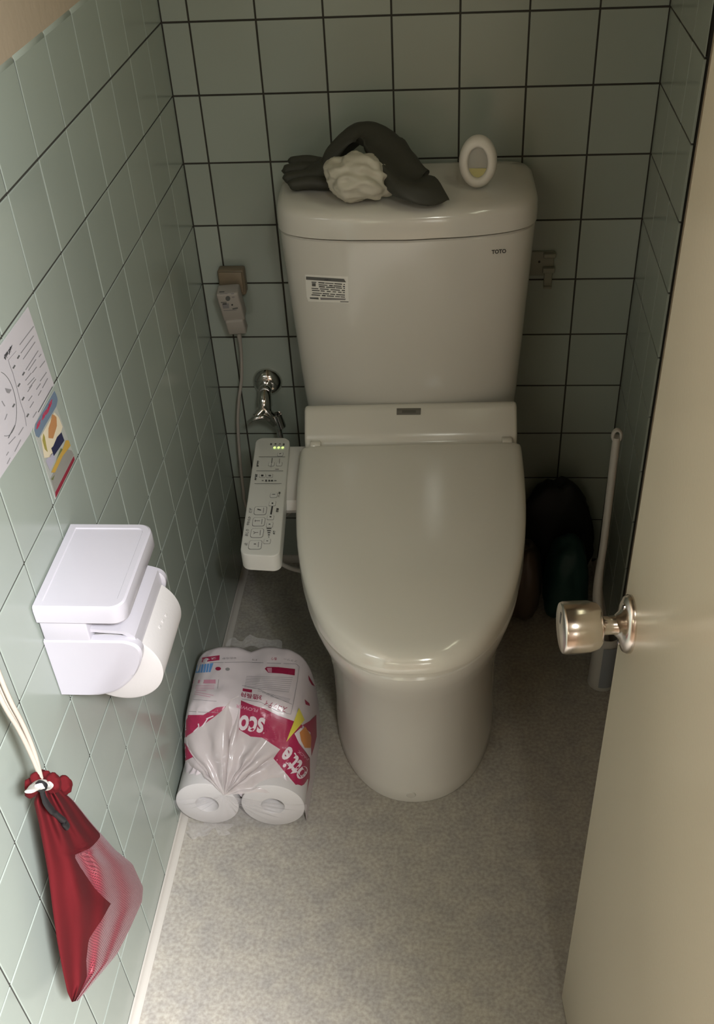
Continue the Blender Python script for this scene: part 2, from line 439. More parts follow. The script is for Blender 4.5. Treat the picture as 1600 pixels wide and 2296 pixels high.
for k, (axis, pos, a0, a1, z0, z1) in enumerate(HALL_WIN):
    bm = bmesh.new(); t = 0.04; am = (a0 + a1) / 2
    def put(a, z, sa, sz, th=t):
        return ((pos, a, z), (th, sa, sz)) if axis == 'x' else ((a, pos, z), (sa, th, sz))
    for q in (put(am, z0 + t / 2, a1 - a0, t), put(am, z1 - t / 2, a1 - a0, t), put(a0 + t / 2, (z0 + z1) / 2, t, z1 - z0 - 2 * t), put(a1 - t / 2, (z0 + z1) / 2, t, z1 - z0 - 2 * t), put(am, (z0 + z1) / 2, t, z1 - z0 - 2 * t)):
        bm_box(bm, *q)
    wo = struct(from_bm('window_%d' % (k + 1), bm, FRAMEM))
    for s in (0, 1):
        xa = a0 + t if s == 0 else am + t / 2; xb = am - t / 2 if s == 0 else a1 - t
        c, sz_ = put((xa + xb) / 2, (z0 + z1) / 2, xb - xa, z1 - z0 - 2 * t, 0.004)
        box('pane', c, sz_, PANE, wo)

LAMPC = mat('lamp_case_white', (0.6, 0.6, 0.58), 0.4)
tag(box('ceiling_lamp', (0.86, -2.40, 2.275), (0.28, 0.44, 0.05), LAMPC, None, 0.006), 'small square ceiling lamp in the hall outside', 'lamp')
tag(box('ceiling_lamp', (1.20, -2.40, 2.275), (0.46, 0.46, 0.05), LAMPC, None, 0.006), 'large square ceiling lamp in the hall outside', 'lamp')
# ------------------------------------------------------------------ the door
DA = math.radians(6.0)
DD = Vector((math.sin(DA), -math.cos(DA), 0)); DN = Vector((-math.cos(DA), -math.sin(DA), 0))   # along the leaf, out of its face
DP = Vector((0.6565, -1.062, 0)); DL = 0.69; DT = 0.036
def dpt(a, n, z): return DP + DD * a + DN * n + Vector((0, 0, z))
def door_slab(name, a0, a1, n0, n1, z0, z1, m, parent=None, bevel=0.002):
    bm = bmesh.new()
    vs = [bm.verts.new(dpt(a, n, z)) for z in (z0, z1) for a, n in ((a0, n0), (a1, n0), (a1, n1), (a0, n1))]
    for f in ((0, 1, 2, 3), (4, 5, 6, 7), (0, 1, 5, 4), (1, 2, 6, 5), (2, 3, 7, 6), (3, 0, 4, 7)): bm.faces.new([vs[i] for i in f])
    if bevel: bmesh.ops.bevel(bm, geom=bm.edges[:], offset=bevel, segments=2, profile=0.5, affect='EDGES')
    return from_bm(name, bm, m, parent, smooth=True, angle=40)
door = struct(door_slab('door_1', 0.0015, DL, -DT, 0, 0.009, 1.985, DOORM))
door_slab('edge_strip', -0.0005, 0.0015, -DT + 0.001, -0.0012, 0.010, 1.984, DOORE, door, 0)
KA, KZ = 0.030, 0.806
rose = []
for sc, h in ((1.0, 0.0), (1.0, 0.003), (0.93, 0.0065), (0.72, 0.009), (0.48, 0.011), (0.36, 0.015)):
    rose.append([dpt(KA + math.cos(t) * 0.0245 * sc, h, KZ + math.sin(t) * 0.0335 * sc) for t in [2 * PI * k / 40 for k in range(40)]])
knob_rose = loft('knob_rose', rose, STEEL, door)
lathe('knob_neck', [(0.0105, 0.012), (0.0095, 0.018), (0.0095, 0.026), (0.013, 0.030)], STEEL, door, origin=dpt(KA, 0, KZ), axis=DN)
knob = lathe('knob', [(0.012, 0.029), (0.020, 0.030), (0.0235, 0.033), (0.0262, 0.042), (0.0268, 0.055), (0.0266, 0.066), (0.0255, 0.0685), (0.0243, 0.0690), (0.0, 0.0694)], STEEL, door, origin=dpt(KA, 0, KZ), axis=DN, n=56)
box('coin_slot', dpt(KA - 0.004, 0.0687, KZ + 0.010), (0.0016, 0.004, 0.013), BLACK, knob, rot=Matrix.Rotation(DA, 3, 'Z'))
for s in (-1, 1):
    lathe('screw', [(0.0036, 0.0), (0.0034, 0.0016), (0.0, 0.0022)], CHROME, knob_rose, n=14, origin=dpt(KA, 0.0078, KZ + s * 0.0235), axis=DN)
    box('screw_slot', dpt(KA, 0.0099, KZ + s * 0.0235), (0.0008, 0.0012, 0.005), BLACK, knob_rose)
for z in (0.25, 1.70):
    lathe('hinge', [(0.006, 0.0), (0.006, 0.10)], STEEL, door, n=14, origin=dpt(DL + 0.006, -0.03, z))

# ------------------------------------------------------------------ the toilet
TX, TY, TA = 0.3960, -0.004, math.radians(2.0)
toilet = empty('toilet', (TX, TY, 0), TA, 'ivory ceramic close-coupled toilet with lidded tank and electric bidet seat', 'toilet')
def T(p):       # world -> toilet local
    c, s = math.cos(-TA), math.sin(-TA); x = p[0] - TX; y = p[1] - TY
    return Vector((c * x - s * y, s * x + c * y, p[2]))
def spow(v, e): return math.copysign(abs(v) ** e, v)
def plan(w_, f, yc, b, ef=2.0, eb=4.0, n=72, z=0.0, bow=0.0):
    """outline of a D-like plan: front rounded to y=f, back squarish to y=b, widest at yc"""
    pts = []
    for k in range(n):
        t = 2 * PI * k / n; c, s = math.cos(t), math.sin(t)
        if s < 0: x = w_ * spow(c, 2 / ef); y = yc + (yc - f) * spow(s, 2 / ef)
        else: x = w_ * spow(c, 2 / eb); y = yc + (b - yc) * spow(s, 2 / eb)
        pts.append(Vector((x, y + bow * (x / w_) ** 2 if s < 0 else y, z)))
    return pts
# bowl and foot
lev = [(0.0005, .153, -.693, -.44), (0.006, .1545, -.6955, -.44), (0.03, .1535, -.693, -.44), (0.10, .151, -.690, -.44), (0.18, .152, -.697, -.44), (0.25, .158, -.713, -.44), (0.31, .169, -.737, -.44), (0.355, .181, -.758, -.44), (0.382, .187, -.768, -.44), (0.392, .187, -.769, -.44), (0.398, .183, -.765, -.44)]
bowl = loft('bowl', [plan(w_, f, yc, -0.03, 2.15, 5.0, z=z) for z, w_, f, yc in lev], PORC, toilet, angle=35)
# screw cap low on the front of the foot
capm = mat('porcelain_cap', (0.55, 0.53, 0.48), 0.25)
lathe('screw_cap', [(0.0085, -0.002), (0.0085, 0.0012), (0.0075, 0.0024), (0.0, 0.0026)], capm, toilet, n=24, origin=(-0.006, -0.6925, 0.022), axis=(0, -1, 0))
# tank
def tank_sec(z, w_, f, b=-0.012, bow=0.030, e=6.5): return plan(w_, f, -0.10, b, e, 8.0, n=96, z=z, bow=bow)
tl = [(0.385, .158, -.180), (0.41, .184, -.190), (0.46, .195, -.198), (0.54, .2005, -.206), (0.62, .204, -.214), (0.72, .2085, -.224), (0.80, .2120, -.232), (0.840, .2135, -.236), (0.8480, .2130, -.2365), (0.8505, .2110, -.2345)]
tank = loft('tank', [tank_sec(z, w_, f) for z, w_, f in tl], PORC, toilet, angle=40)
ll = [(0.8535, .211, -.234), (0.8545, .2160, -.2395), (0.872, .2160, -.2395), (0.884, .2150, -.2375), (0.891, .212, -.234), (0.8960, .205, -.227), (0.8990, .186, -.208), (0.9005, .12, -.16)]
tlid = loft('tank_lid', [tank_sec(z, w_, f, b=-0.012 if w_ > .19 else -0.03) for z, w_, f in ll], PORC, toilet, angle=45)
box('lid_gap_shade', (0, -0.115, 0.8525), (0.30, 0.17, 0.006), mat('shadow_gap', (0.05, 0.05, 0.045), 0.8), toilet)  # dark block inside the lid seam; the seam's shade is put into its colour
# bidet seat: rear housing, seat ring, cover, side control panel
def slab(x0, x1, pts, bev, name, m, parent):
    """extrude a side profile (y,z) across x with bevelled ends"""
    bm = bmesh.new()
    a = [bm.verts.new((x0, y, z)) for y, z in pts]; b = [bm.verts.new((x1, y, z)) for y, z in pts]; n = len(pts)
    bm.faces.new(a); bm.faces.new(b)
    for i in range(n): bm.faces.new((a[i], a[(i + 1) % n], b[(i + 1) % n], b[i]))
    bmesh.ops.recalc_face_normals(bm, faces=bm.faces)
    bmesh.ops.bevel(bm, geom=bm.edges[:], offset=bev, segments=3, profile=0.5, affect='EDGES', clamp_overlap=True)
    return from_bm(name, bm, m, parent, smooth=True, angle=50)
hous = slab(-.192, .192, [(-.200, .40), (-.200, .530), (-.214, .543), (-.226, .541), (-.262, .504), (-.268, .490), (-.30, .482), (-.30, .40)], 0.006, 'seat_housing', PLAS, toilet)
ring = [plan(w_, f, -.31, -.29, 2.45, 6, z=z) for z, w_, f in [(0.3985, .186, -.764), (0.401, .191, -.771), (0.412, .191, -.771), (0.416, .187, -.766)]]
loft('seat_ring', ring, PLAS, toilet, angle=45)
def lidz(y): # cover top line along the depth (local y)
    t = min(1, max(0, (-y - 0.272) / 0.50)); return 0.500 - 0.048 * t
cov = []
for w_, f, b, dz, fix in [(.190, -.769, -.285, None, .4175), (.1955, -.779, -.276, None, .4178), (.1985, -.7835, -.2735, None, .421), (.1985, -.784, -.2735, -.016, None), (.1980, -.7825, -.274, -.010, None), (.1955, -.776, -.276, -.0048, None), (.190, -.764, -.280, -.0014, None), (.181, -.744, -.287, 0.0, None), (.15, -.69, -.31, 0.0015, None), (.09, -.60, -.35, 0.0025, None)]:
    pl = plan(w_, f, min(-.30, b - .02), b, 2.5, 10.0, n=112)
    cov.append([Vector((p.x, p.y, fix if fix is not None else max(0.4225, lidz(p.y) + dz * (1 + 0.75 * max(0.0, min(1.0, (-p.y - .62) / .12)))))) for p in pl])
lid = loft('seat_cover', cov, PLASG, toilet, angle=40)
for s in (-1, 1):
    lathe('hinge_pin', [(0.010, 0.0), (0.010, 0.016), (0.008, 0.018)], PLAS, toilet, n=20, origin=(s * 0.172 - 0.008, -.272, .492), axis=(1, 0, 0))
# control panel on the left side (as seen): a long tapering slab that slopes down to the front
PA = T(at(580, 1000, 'z', .470)); 
def panel_pt(x, y, z): return Vector((x, y, z))
cpb = bmesh.new()
p_l0, p_r0, p_r1, p_l1 = T(at(574, 981, 'z', .474)), T(at(650, 981, 'z', .474)), T(at(626, 1248, 'z', .450)), T(at(537, 1243, 'z', .450))
top = [p_l1, p_r1, p_r0, p_l0]
hh = 0.032
tv = [cpb.verts.new(p) for p in top]; bv = [cpb.verts.new(p - Vector((0, 0, hh))) for p in top]
cpb.faces.new(tv); cpb.faces.new(bv)
for i in range(4): cpb.faces.new((tv[i], tv[(i + 1) % 4], bv[(i + 1) % 4], bv[i]))
bmesh.ops.recalc_face_normals(cpb, faces=cpb.faces)
bmesh.ops.bevel(cpb, geom=[e for e in cpb.edges if abs((e.verts[0].co - e.verts[1].co).z) > 0.025], offset=0.015, segments=6, profile=0.5, affect='EDGES')
bmesh.ops.bevel(cpb, geom=[e for e in cpb.edges if len(e.link_faces) == 2 and e.calc_face_angle(0) > 1.0 and (e.verts[0].co.z + e.verts[1].co.z) / 2 > 0.435], offset=0.0022, segments=3, profile=0.5, affect='EDGES')
panel = from_bm('control_panel', cpb, PANEL, toilet, smooth=True, angle=35)
PLASW = mat('pale_panel_plastic', (0.62, 0.60, 0.56), 0.3)
# arm that carries the panel out from the housing
ax0 = T(at(640, 990, 'z', .466)); ax1 = T(at(668, 1150, 'z', .43))
loft('panel_arm', [[Vector((x, y, z)) for y, z in ((-.225, .462), (-.300, .458), (-.335, .452), (-.365, .440), (-.375, .425), (-.365, .412), (-.225, .412))] for x in (p_r0.x - 0.012, -.186)], PLASW, toilet, angle=30)

# prints and buttons on the panel
ps = Surf([panel], 0.0004)
def zp(x, y): return (520 + x / 6.7556, 960 + y / 6.7529)
BTN = mat('button_plastic', (0.57, 0.565, 0.525), 0.35)
def rrect(c, r=0.22, n=5):
    """rounded quad in pixel space from 4 corners"""
    c = [Vector((x, y, 0)) for x, y in c]; out = []
    for i in range(4):
        p = c[i]; a = c[i - 1]; b = c[(i + 1) % 4]
        pa = p + (a - p) * r; pb = p + (b - p) * r
        for k in range(n + 1):
            t = k / n; q = pa.lerp(p, t).lerp(p.lerp(pb, t), t); out.append((q.x, q.y))
    return out
def button(cx, cy, w_, h_, big=True):
    sh = -0.155   # panel leans in the picture: x shifts with y
    cs = [zp(cx + dx * w_ / 2 + sh * dy * h_ / 2, cy + dy * h_ / 2) for dx, dy in ((-1, -1), (1, -1), (1, 1), (-1, 1))]
    ol = ps.poly('button_outline', rrect(cs), INKG, panel, 0.0004)
    m_ = 13 if big else 9
    ci = [zp(cx + dx * (w_ - m_) / 2 + sh * dy * (h_ - m_) / 2, cy + dy * (h_ - m_) / 2) for dx, dy in ((-1, -1), (1, -1), (1, 1), (-1, 1))]
    # raised key
    pts = rrect(ci); lo = [ps.hit(u, v, 0.0004) for u, v in pts]; hi = [ps.hit(u, v, 0.0010) for u, v in pts]
    if any(p is None for p in lo + hi): return
    bpy.context.view_layer.update(); inv = panel.matrix_world.inverted()
    n = len(pts); vs = [inv @ p for p in lo + hi]
    fs = [(i, (i + 1) % n, n + (i + 1) % n, n + i) for i in range(n)] + [tuple(range(n, 2 * n))]
    return mesh('button', vs, fs, BTN, panel)
HB = 0.0013
bigs = [(430, 1252, 190, 130), (405, 1422, 190, 135), (380, 1592, 195, 140), (352, 1770, 200, 140)]
for b in bigs: button(*b)
for b in [(632, 1017, 110, 78), (612, 1147, 105, 75), (582, 1357, 105, 72), (570, 1468, 105, 80), (532, 1718, 105, 78), (460, 722, 95, 58), (572, 725, 95, 58), (598, 548, 90, 60), (715, 548, 90, 60), (730, 400, 88, 56)]: button(*b, big=False)
def ptext(s, x0, y0, x1, y1, x2, y2, m_=INKG, bold=0.0):
    if (x1 - x0) * (y2 - y0) - (y1 - y0) * (x2 - x0) > 0:      # words run up the panel, never mirrored
        x0, y0, x1, y1, x2, y2 = x1, y1, x0, y0, x1 + x2 - x0, y1 + y2 - y0
    ps.text('lettering', s, zp(x0, y0), zp(x1, y1), zp(x2, y2), m_, panel, HB, bold)
def pline(x0, y0, x1, y1, wz=7, m_=INK): ps.line('print', zp(x0, y0), zp(x1, y1), wz / 6.75, m_, panel, HB)
# words run along the panel (read from its side)
ptext('ビデ', 312, 1222, 300, 1290, 262, 1215, INKG, 0.02); ptext('やわらか', 290, 1350, 262, 1485, 245, 1340, INKG, 0.02); ptext('おしり', 262, 1545, 240, 1645, 213, 1535, INKG, 0.02); ptext('止', 232, 1745, 228, 1785, 185, 1740, INKG, 0.02)
ptext('位置', 712, 1222, 700, 1285, 675, 1215, INK, 0.03); ptext('水勢', 660, 1560, 650, 1620, 625, 1555, INK, 0.03); ptext('パワー脱臭', 738, 975, 725, 1055, 705, 970, INK, 0.02)
ptext('温度調節', 418, 505, 405, 595, 382, 500, INK, 0.04); ptext('便座温度', 388, 705, 375, 800, 352, 700, INK, 0.03)
for i, s in enumerate(('運転', '節電', '便座', '温水')): ptext(s, 577 + i * 64, 270, 607 + i * 64, 270, 580 + i * 64, 236, INK, 0.04)
pline(405, 443, 805, 443, 6, INKG); pline(370, 655, 775, 655, 6, INKG); pline(340, 848, 750, 848, 6, INKG)
pline(612, 1190, 590, 1315, 24)
for i in range(5): pline(525 + i * 7, 1528 + i * 32, 597 - i * 8, 1528 + i * 32, 14)
pline(450, 803, 480, 803, 10); pline(505, 803, 528, 803, 30); pline(552, 803, 578, 803, 26); pline(590, 803, 620, 803, 24); pline(640, 803, 675, 803, 10)
pline(610, 460, 600, 540, 12, INKG); pline(722, 470, 715, 545, 9, INKL); pline(655, 630, 710, 630, 12, INKL); pline(598, 545, 590, 600, 9, INKL)
for cx, cy, big in [(415, 1245, 1)]: pline(cx - 30, cy - 10, cx + 25, cy + 5, 16)
ps.lines('print', [(zp(320, 1575), zp(355, 1590)), (zp(325, 1610), zp(355, 1590)), (zp(355, 1590), zp(398, 1588)), (zp(345, 1410), zp(425, 1410)), (zp(350, 1395), zp(352, 1430))], 1.2, INKG, panel, HB)
pline(330, 1763, 365, 1763, 12); pline(600, 1145, 626, 1145, 20); pline(570, 1350, 598, 1350, 18); pline(556, 1463, 582, 1463, 14); pline(520, 1715, 548, 1715, 10); pline(610, 1010, 655, 1010, 10, INKG); pline(440, 725, 478, 725, 26); pline(552, 727, 592, 727, 24, INKG); pline(715, 398, 745, 390, 12, INKG)
for b in bigs: ps.line('print', zp(b[0] + 52, b[1] - 40), zp(b[0] + 44, b[1] + 40), 1.6, INKL, panel, HB)
LED = mat('green_led', (0.5, 0.9, 0.3), 0.4, emit=((0.72, 1.0, 0.28), 1.1))
for i in range(3):
    c = zp(645 + i * 61, 300); ps.poly('indicator_light', [(c[0] + 3.0 * math.cos(t) , c[1] - 0.5 * math.cos(t) + 2.1 * math.sin(t)) for t in [2 * PI * k / 14 for k in range(14)]], LED, panel, 0.0012)
# tank sticker, maker's mark, housing badge
ts = Surf([tank], 0.0004)
STK = mat('sticker_white', (0.80, 0.785, 0.73), 0.35)
def zs(x, y): return (670 + x / 12.308, 600 + y / 12.31)
stk = ts.poly('sticker', [zs(170, 190), zs(1350, 245), zs(1385, 980), zs(260, 930), zs(215, 800)], STK, tank, 0.0004, cuts=3)
tso = 0.0007
ts.poly('print', [zs(200, 240), zs(1240, 305), zs(1300, 400), zs(200, 325)], INKG, tank, .0009, cuts=4)
ts.text('lettering', 'お願い', zs(700, 355), zs(870, 362), zs(715, 298), INK, tank, 0.0012, 0.02)
rnd = random.Random(3)
for i, y in enumerate((395, 455, 505, 565, 620, 690, 745)):
    x = 350 + (i % 3) * 12 + (180 if i in (1, 2) else 0)
    while x < 1230:
        L = rnd.uniform(90, 260); x2 = min(x + L, 1270); sl = 0.07
        ts.line('print', zs(x, y + sl * (x - 350)), zs(x2, y + sl * (x2 - 350)), rnd.uniform(1.7, 2.6), rnd.choice((INKG, INKG, INK)), tank, tso, 2); x = x2 + rnd.uniform(15, 60)
ts.poly('print', [zs(300, 815), zs(540, 820), zs(550, 875), zs(310, 855)], INKG, tank, tso, cuts=2)
ts.poly('print', [zs(590, 820), zs(1290, 850), zs(1280, 890), zs(600, 885)], INKL, tank, tso, cuts=1)
ts.poly('print', [zs(360, 420), zs(465, 425), zs(465, 515), zs(365, 510)], INKG, tank, tso)
ts.line('print', zs(1140, 935), zs(1370, 942), 1.8, INKG, tank, tso)
ts.text('maker_mark', 'TOTO', (1101.5, 569.5), (1134, 567.0), (1101.5, 560.2), INK, tank, 0.0005, 0.035)
hs_ = Surf([hous], 0.0004)
hs_.poly('badge', [(889, 916), (943.5, 915.5), (942.5, 930), (889, 930.5)], mat('badge_grey', (0.13, 0.12, 0.10), 0.35), hous, 0.0008, cuts=3)
hs_.line('print', (901, 923.3), (932, 922.8), 6.0, mat('badge_dark', (0.075, 0.072, 0.055), 0.4), hous, 0.0012)

# ------------------------------------------------------------------ things on the tank
def remeshed(name, parts, m, parent=None, voxel=0.003, smooth_it=4, disp=None):
    """join closed pieces into one continuous skin"""
    bm = bmesh.new()
    for secs in parts:
        n = len(secs[0]); bv = [[bm.verts.new(p) for p in s] for s in secs]
        for i in range(len(secs) - 1):
            for j in range(n): bm.faces.new((bv[i][j], bv[i][(j + 1) % n], bv[i + 1][(j + 1) % n], bv[i + 1][j]))
        bm.faces.new(list(reversed(bv[0]))); bm.faces.new(bv[-1])
    o = from_bm(name, bm, m, None)
    md = o.modifiers.new('r', 'REMESH'); md.mode = 'VOXEL'; md.voxel_size = voxel
    sm = o.modifiers.new('s', 'SMOOTH'); sm.iterations = smooth_it; sm.factor = 0.5
    dg = bpy.context.evaluated_depsgraph_get(); me = bpy.data.meshes.new_from_object(o.evaluated_get(dg))
    o.modifiers.clear(); old = o.data; o.data = me; bpy.data.meshes.remove(old)
    if disp:
        for v in me.vertices: v.co = disp(v.co)
    me.polygons.foreach_set('use_smooth', [True] * len(me.polygons)); me.update()
    if parent: o.parent = parent
    return o
GLOVE = mat('dark_grey_rubber', (0.040, 0.040, 0.030), 0.62, bump=(900, 0.3, 0.0004))
ZT = 0.902
def capsule(path, rad, n=14, flat=1.0):
    path = catmull(path, 6); m_ = len(path)
    r = []
    for i in range(m_):
        t = i / (m_ - 1) * (len(rad) - 1); k = min(int(t), len(rad) - 2); r.append(rad[k] + (rad[k + 1] - rad[k]) * (t - k))
    return tube_secs(path, r, n, flat)
gparts = []
for (ox, oy, oz), (tx_, ty_, tz_) in [((.262, -.086, ZT + .020), (.206, -.080, ZT + .022)), ((.262, -.105, ZT + .017), (.199, -.103, ZT + .017)), ((.264, -.128, ZT + .013), (.203, -.128, ZT + .012)), ((.270, -.150, ZT + .010), (.214, -.150, ZT + .009))]:
    o_, t_ = Vector((ox, oy, oz)), Vector((tx_, ty_, tz_)); mid = o_.lerp(t_, 0.5) + Vector((0, 0, 0.003))
    gparts.append(capsule([o_ + Vector((.02, 0, 0)), o_, mid, t_, t_ - Vector((0.003, 0, 0.001))], [.011, .0105, .0105, .0095, .003]))
gparts.append(capsule([(.235, -.118, ZT + .016), (.265, -.115, ZT + .022), (.285, -.110, ZT + .036)], [.012, .026, .026], 18, 0.62))
dark = remeshed('rubber_glove_hand', gparts, GLOVE, None, 0.0028, 3)
# sleeve: a flattened tube arching over the crumpled bag down to its open cuff
gl = empty('rubber_glove', (.33, -.15, ZT), 0, 'dark grey rubber glove slumped over on the toilet tank lid', 'glove')
def relink(o, p):
    o.parent = p; o.matrix_parent_inverse = Matrix.Translation(-Vector(p.location))
dark.name = 'hand'; relink(dark, gl)
pth = catmull([(.272, -.112, ZT + .024), (.292, -.104, ZT + .050), (.322, -.100, ZT + .071), (.352, -.112, ZT + .070), (.380, -.150, ZT + .050), (.404, -.186, ZT + .028), (.426, -.198, ZT + .020), (.446, -.186, ZT + .018)], 8)
nW = len(pth); secs = []
for i, p in enumerate(pth):
    t = i / (nW - 1)
    a = pth[max(i - 1, 0)]; b = pth[min(i + 1, nW - 1)]; tg = (b - a).normalized()
    side = Vector((0.25, 0.97, 0)) if t < .5 else Vector((0.45 + .4 * (t - .5), 0.8, 0)).normalized()
    side = (side - tg * side.dot(tg)).normalized(); q = tg.cross(side)
    if q.z < 0: q = -q
    wd = 0.020 + 0.026 * min(1, t * 2.2); th = 0.013 - 0.003 * t
    s = []
    for k in range(28):
        an = 2 * PI * k / 28
        wob = 1 + 0.20 * noise.noise(Vector((math.cos(an) * 1.6, math.sin(an) * 1.6, t * 7))) 
        pp = p + side * (math.cos(an) * wd * wob) + q * (math.sin(an) * th * wob + 0.005 * math.sin(an * 3 + t * 9))
        pp.z = max(pp.z, ZT + 0.001)
        s.append(pp)
    secs.append(s)
sl_ = loft('sleeve', secs, GLOVE, None, angle=80); relink(sl_, gl)
CLOTH = film_material('crumpled_white_film', (0.50, 0.475, 0.39), 1.0, 0.4)
bm = bmesh.new(); bmesh.ops.create_icosphere(bm, subdivisions=5, radius=1.0)
for v in bm.verts:
    d = v.co.normalized()
    r = 1 + 0.16 * noise.noise(d * 1.7 + Vector((3, 1, 0)))
    r -= 0.30 * abs(noise.noise(Vector((d.x * 1.3 + d.z * 1.6, d.y * 2.2, d.z * 1.7 - d.x)) + Vector((0, 5, 2))))
    r -= 0.045 * abs(noise.noise(d * 4.5))
    c = Vector((d.x * .056, d.y * .040, d.z * .038)) * r
    if d.x > 0.3: c.z -= 0.020 * (d.x - 0.3); c.x *= 1.10
    c = c + Vector((.326, -.196, ZT + .036)); c.z = max(c.z, ZT + 0.0008); v.co = c
wb_ = from_bm('plastic_bag', bm, CLOTH, None, smooth=True)
tag(wb_, 'crumpled off-white plastic bag tucked under the dark glove on the tank', 'bag')
# air freshener: an upright oval ring with a window half full of yellow liquid
FC = Vector((.5165, -.150, ZT + 0.0405)); fa = math.radians(-4)
fresh = empty('air_freshener', (FC.x, FC.y, ZT - .001), fa, 'white oval air freshener with yellow liquid standing on tank lid', 'air freshener')
FW = mat('freshener_white', (0.66, 0.63, 0.56), 0.35)
def oval(rx, rz, y, n=48, cz=0.0415): return [Vector((rx * math.cos(t), y, cz + rz * math.sin(t))) for t in [2 * PI * k / n for k in range(n)]]
loft('body', [oval(.0155, .0235, -.0035), oval(.0160, .0245, -.0105), oval(.019, .028, -.0130), oval(.026, .0355, -.0115), oval(.0295, .0395, -.006), oval(.0305, .0410, 0.0), oval(.0290, .0390, .006), oval(.024, .033, .010), oval(.010, .015, .0115)], FW, fresh, cap0=False, angle=80)
mesh('well', oval(.0157, .0238, -.0040) , [tuple(range(48))], mat('well_grey', (0.30, 0.29, 0.24), 0.5), fresh)
WIN = film_material('clear_window', (0.8, 0.8, 0.75), 0.18, 0.05)
LIQ = mat('yellow_liquid', (0.42, 0.38, 0.06), 0.12)
lv = [p for p in oval(.0152, .0232, -.0062)]
cut = .0415 - .0065
low = [p for p in lv if p.z <= cut]
mesh('liquid', low + [Vector((p.x, -.0045, p.z)) for p in low], [tuple(range(len(low)))] + [(i, i + 1, len(low) + i + 1, len(low) + i) for i in range(len(low) - 1)], LIQ, fresh)
loft('window_pane', [oval(.0157, .0238, -.0085), oval(.010, .016, -.0102), oval(.003, .005, -.0106)], WIN, fresh, cap0=False)

# ------------------------------------------------------------------ outlet, plug, cord
BEIGE = mat('aged_beige_plastic', (0.20, 0.155, 0.10), 0.45)
PLUGW = mat('plug_white', (0.36, 0.33, 0.29), 0.45)
outl = empty('wall_outlet', (.0625, 0, .688), 0, 'small beige surface-mounted outlet box on the back wall tiles', 'outlet')
box('case', (0.0, -.0125, 0.0), (.050, .025, .050), BEIGE, outl, 0.004)
box('cap', (0.0, -.027, 0.003), (.045, .006, .040), BEIGE, outl, 0.002)
plug = empty('bidet_plug', (.062, -.03, .66), 0, 'white leakage-breaker plug with printed face hanging in the beige outlet', 'plug')
PR = Matrix.Rotation(math.radians(14), 3, 'X')
pb = box('body', (0, -.016, -.001), (.042, .030, .064), PLUGW, plug, 0.004, 3, rot=Matrix.Rotation(math.radians(-4), 3, 'Y') @ PR)
pk = box('tail', (.003, -.012, -.046), (.036, .024, .034), PLUGW, plug, 0.004, 3, rot=Matrix.Rotation(math.radians(-4), 3, 'Y') @ PR)
pls = Surf([pb, pk], 0.0003)
def zq(x, y): return (480 + x / 14.35, 590 + y / 14.35)
pls.line('print', zq(165, 932), zq(330, 925), 2.4, INKG, plug); pls.line('print', zq(180, 993), zq(430, 985), 1.4, INKL, plug)
pls.poly('test_button', [zq(440 + 78 * math.cos(t), 1135 + 82 * math.sin(t)) for t in [2 * PI * k / 18 for k in range(18)]], INKG, plug)
pls.line('print', zq(215, 1265), zq(400, 1255), 2, INKG, plug); pls.poly('print', [zq(250, 1300), zq(470, 1290), zq(480, 1450), zq(290, 1460)], INKL, plug); pls.line('print', zq(280, 1312), zq(400, 1306), 2.8, INK, plug)
pls.poly('indicator', [zq(578 + 28 * math.cos(t), 1340 + 28 * math.sin(t)) for t in [2 * PI * k / 12 for k in range(12)]], BLACK, plug)
pls.line('print', zq(540, 990), zq(640, 980), 2.2, INKL, plug); pls.line('print', zq(570, 1095), zq(650, 1085), 2.4, INKL, plug); pls.line('print', zq(590, 1470), zq(760, 1440), 3, INKG, plug); pls.line('print', zq(300, 1525), zq(720, 1505), 1.6, INKL, plug)
cp = [Vector((.066, -.040, .603)), Vector((.0655, -.034, .570)), at(541, 800, 'y', -.03), at(541, 850, 'y', -.03), at(535, 900, 'y', -.03), at(533, 950, 'y', -.03), at(537, 1020, 'y', -.032), at(543, 1080, 'y', -.04), at(553, 1140, 'y', -.06), Vector((.075, -.10, .20)), Vector((.14, -.15, .24)), Vector((.20, -.20, .36)), Vector((.23, -.22, .42))]
cpl = [p - Vector((.062, -.03, .66)) for p in cp]
tube('strain_relief', [cpl[0] + Vector((0, 0.002, .024)), cpl[0] + Vector((0, 0, .004)), cpl[1]], [.0085, .0062, .0036], PLUGW, plug)
tube('cord', catmull(cpl, 7), .0034, PLUGW, plug, 10)

# ------------------------------------------------------------------ stop valve
valve = empty('stop_valve', (.103, 0, .466), 0, 'chrome water stop valve low on the back wall beside the toilet', 'valve')
lathe('flange', [(.0305, .0), (.0305, -.0015), (.029, -.006), (.022, -.013), (.016, -.017)], CHROME, valve, axis=(0, 1, 0))
lathe('inlet', [(.0125, -.012), (.0125, -.030), (.0135, -.032), (.0135, -.040), (.010, -.044)], CHROME, valve, axis=(0, 1, 0), n=24)
VB = Vector((-.001, -.052, -.030))
tube('body', [(0, -.032, -.002), (0, -.046, -.008), (.001, -.056, -.024), (.002, -.058, -.044)], [.0125, .0145, .0145, .011], CHROME, valve, 20)
tube('spindle', [(.001, -.056, -.026), (-.012, -.066, -.036), (-.018, -.071, -.040)], [.0095, .0085, .0085], CHROME, valve, 16)
hd = [(-.012, -.078, -.030), (-.026, -.078, -.044), (-.030, -.077, -.050), (-.014, -.072, -.046), (.004, -.070, -.052)]
tube('handle', catmull([(-.034, -.072, -.052), (-.020, -.074, -.041), (-.004, -.072, -.038), (.008, -.069, -.048)], 5), [.0055] * 4 + [.0078] * 8 + [.0065] * 4, CHROME, valve, 14, 0.7)
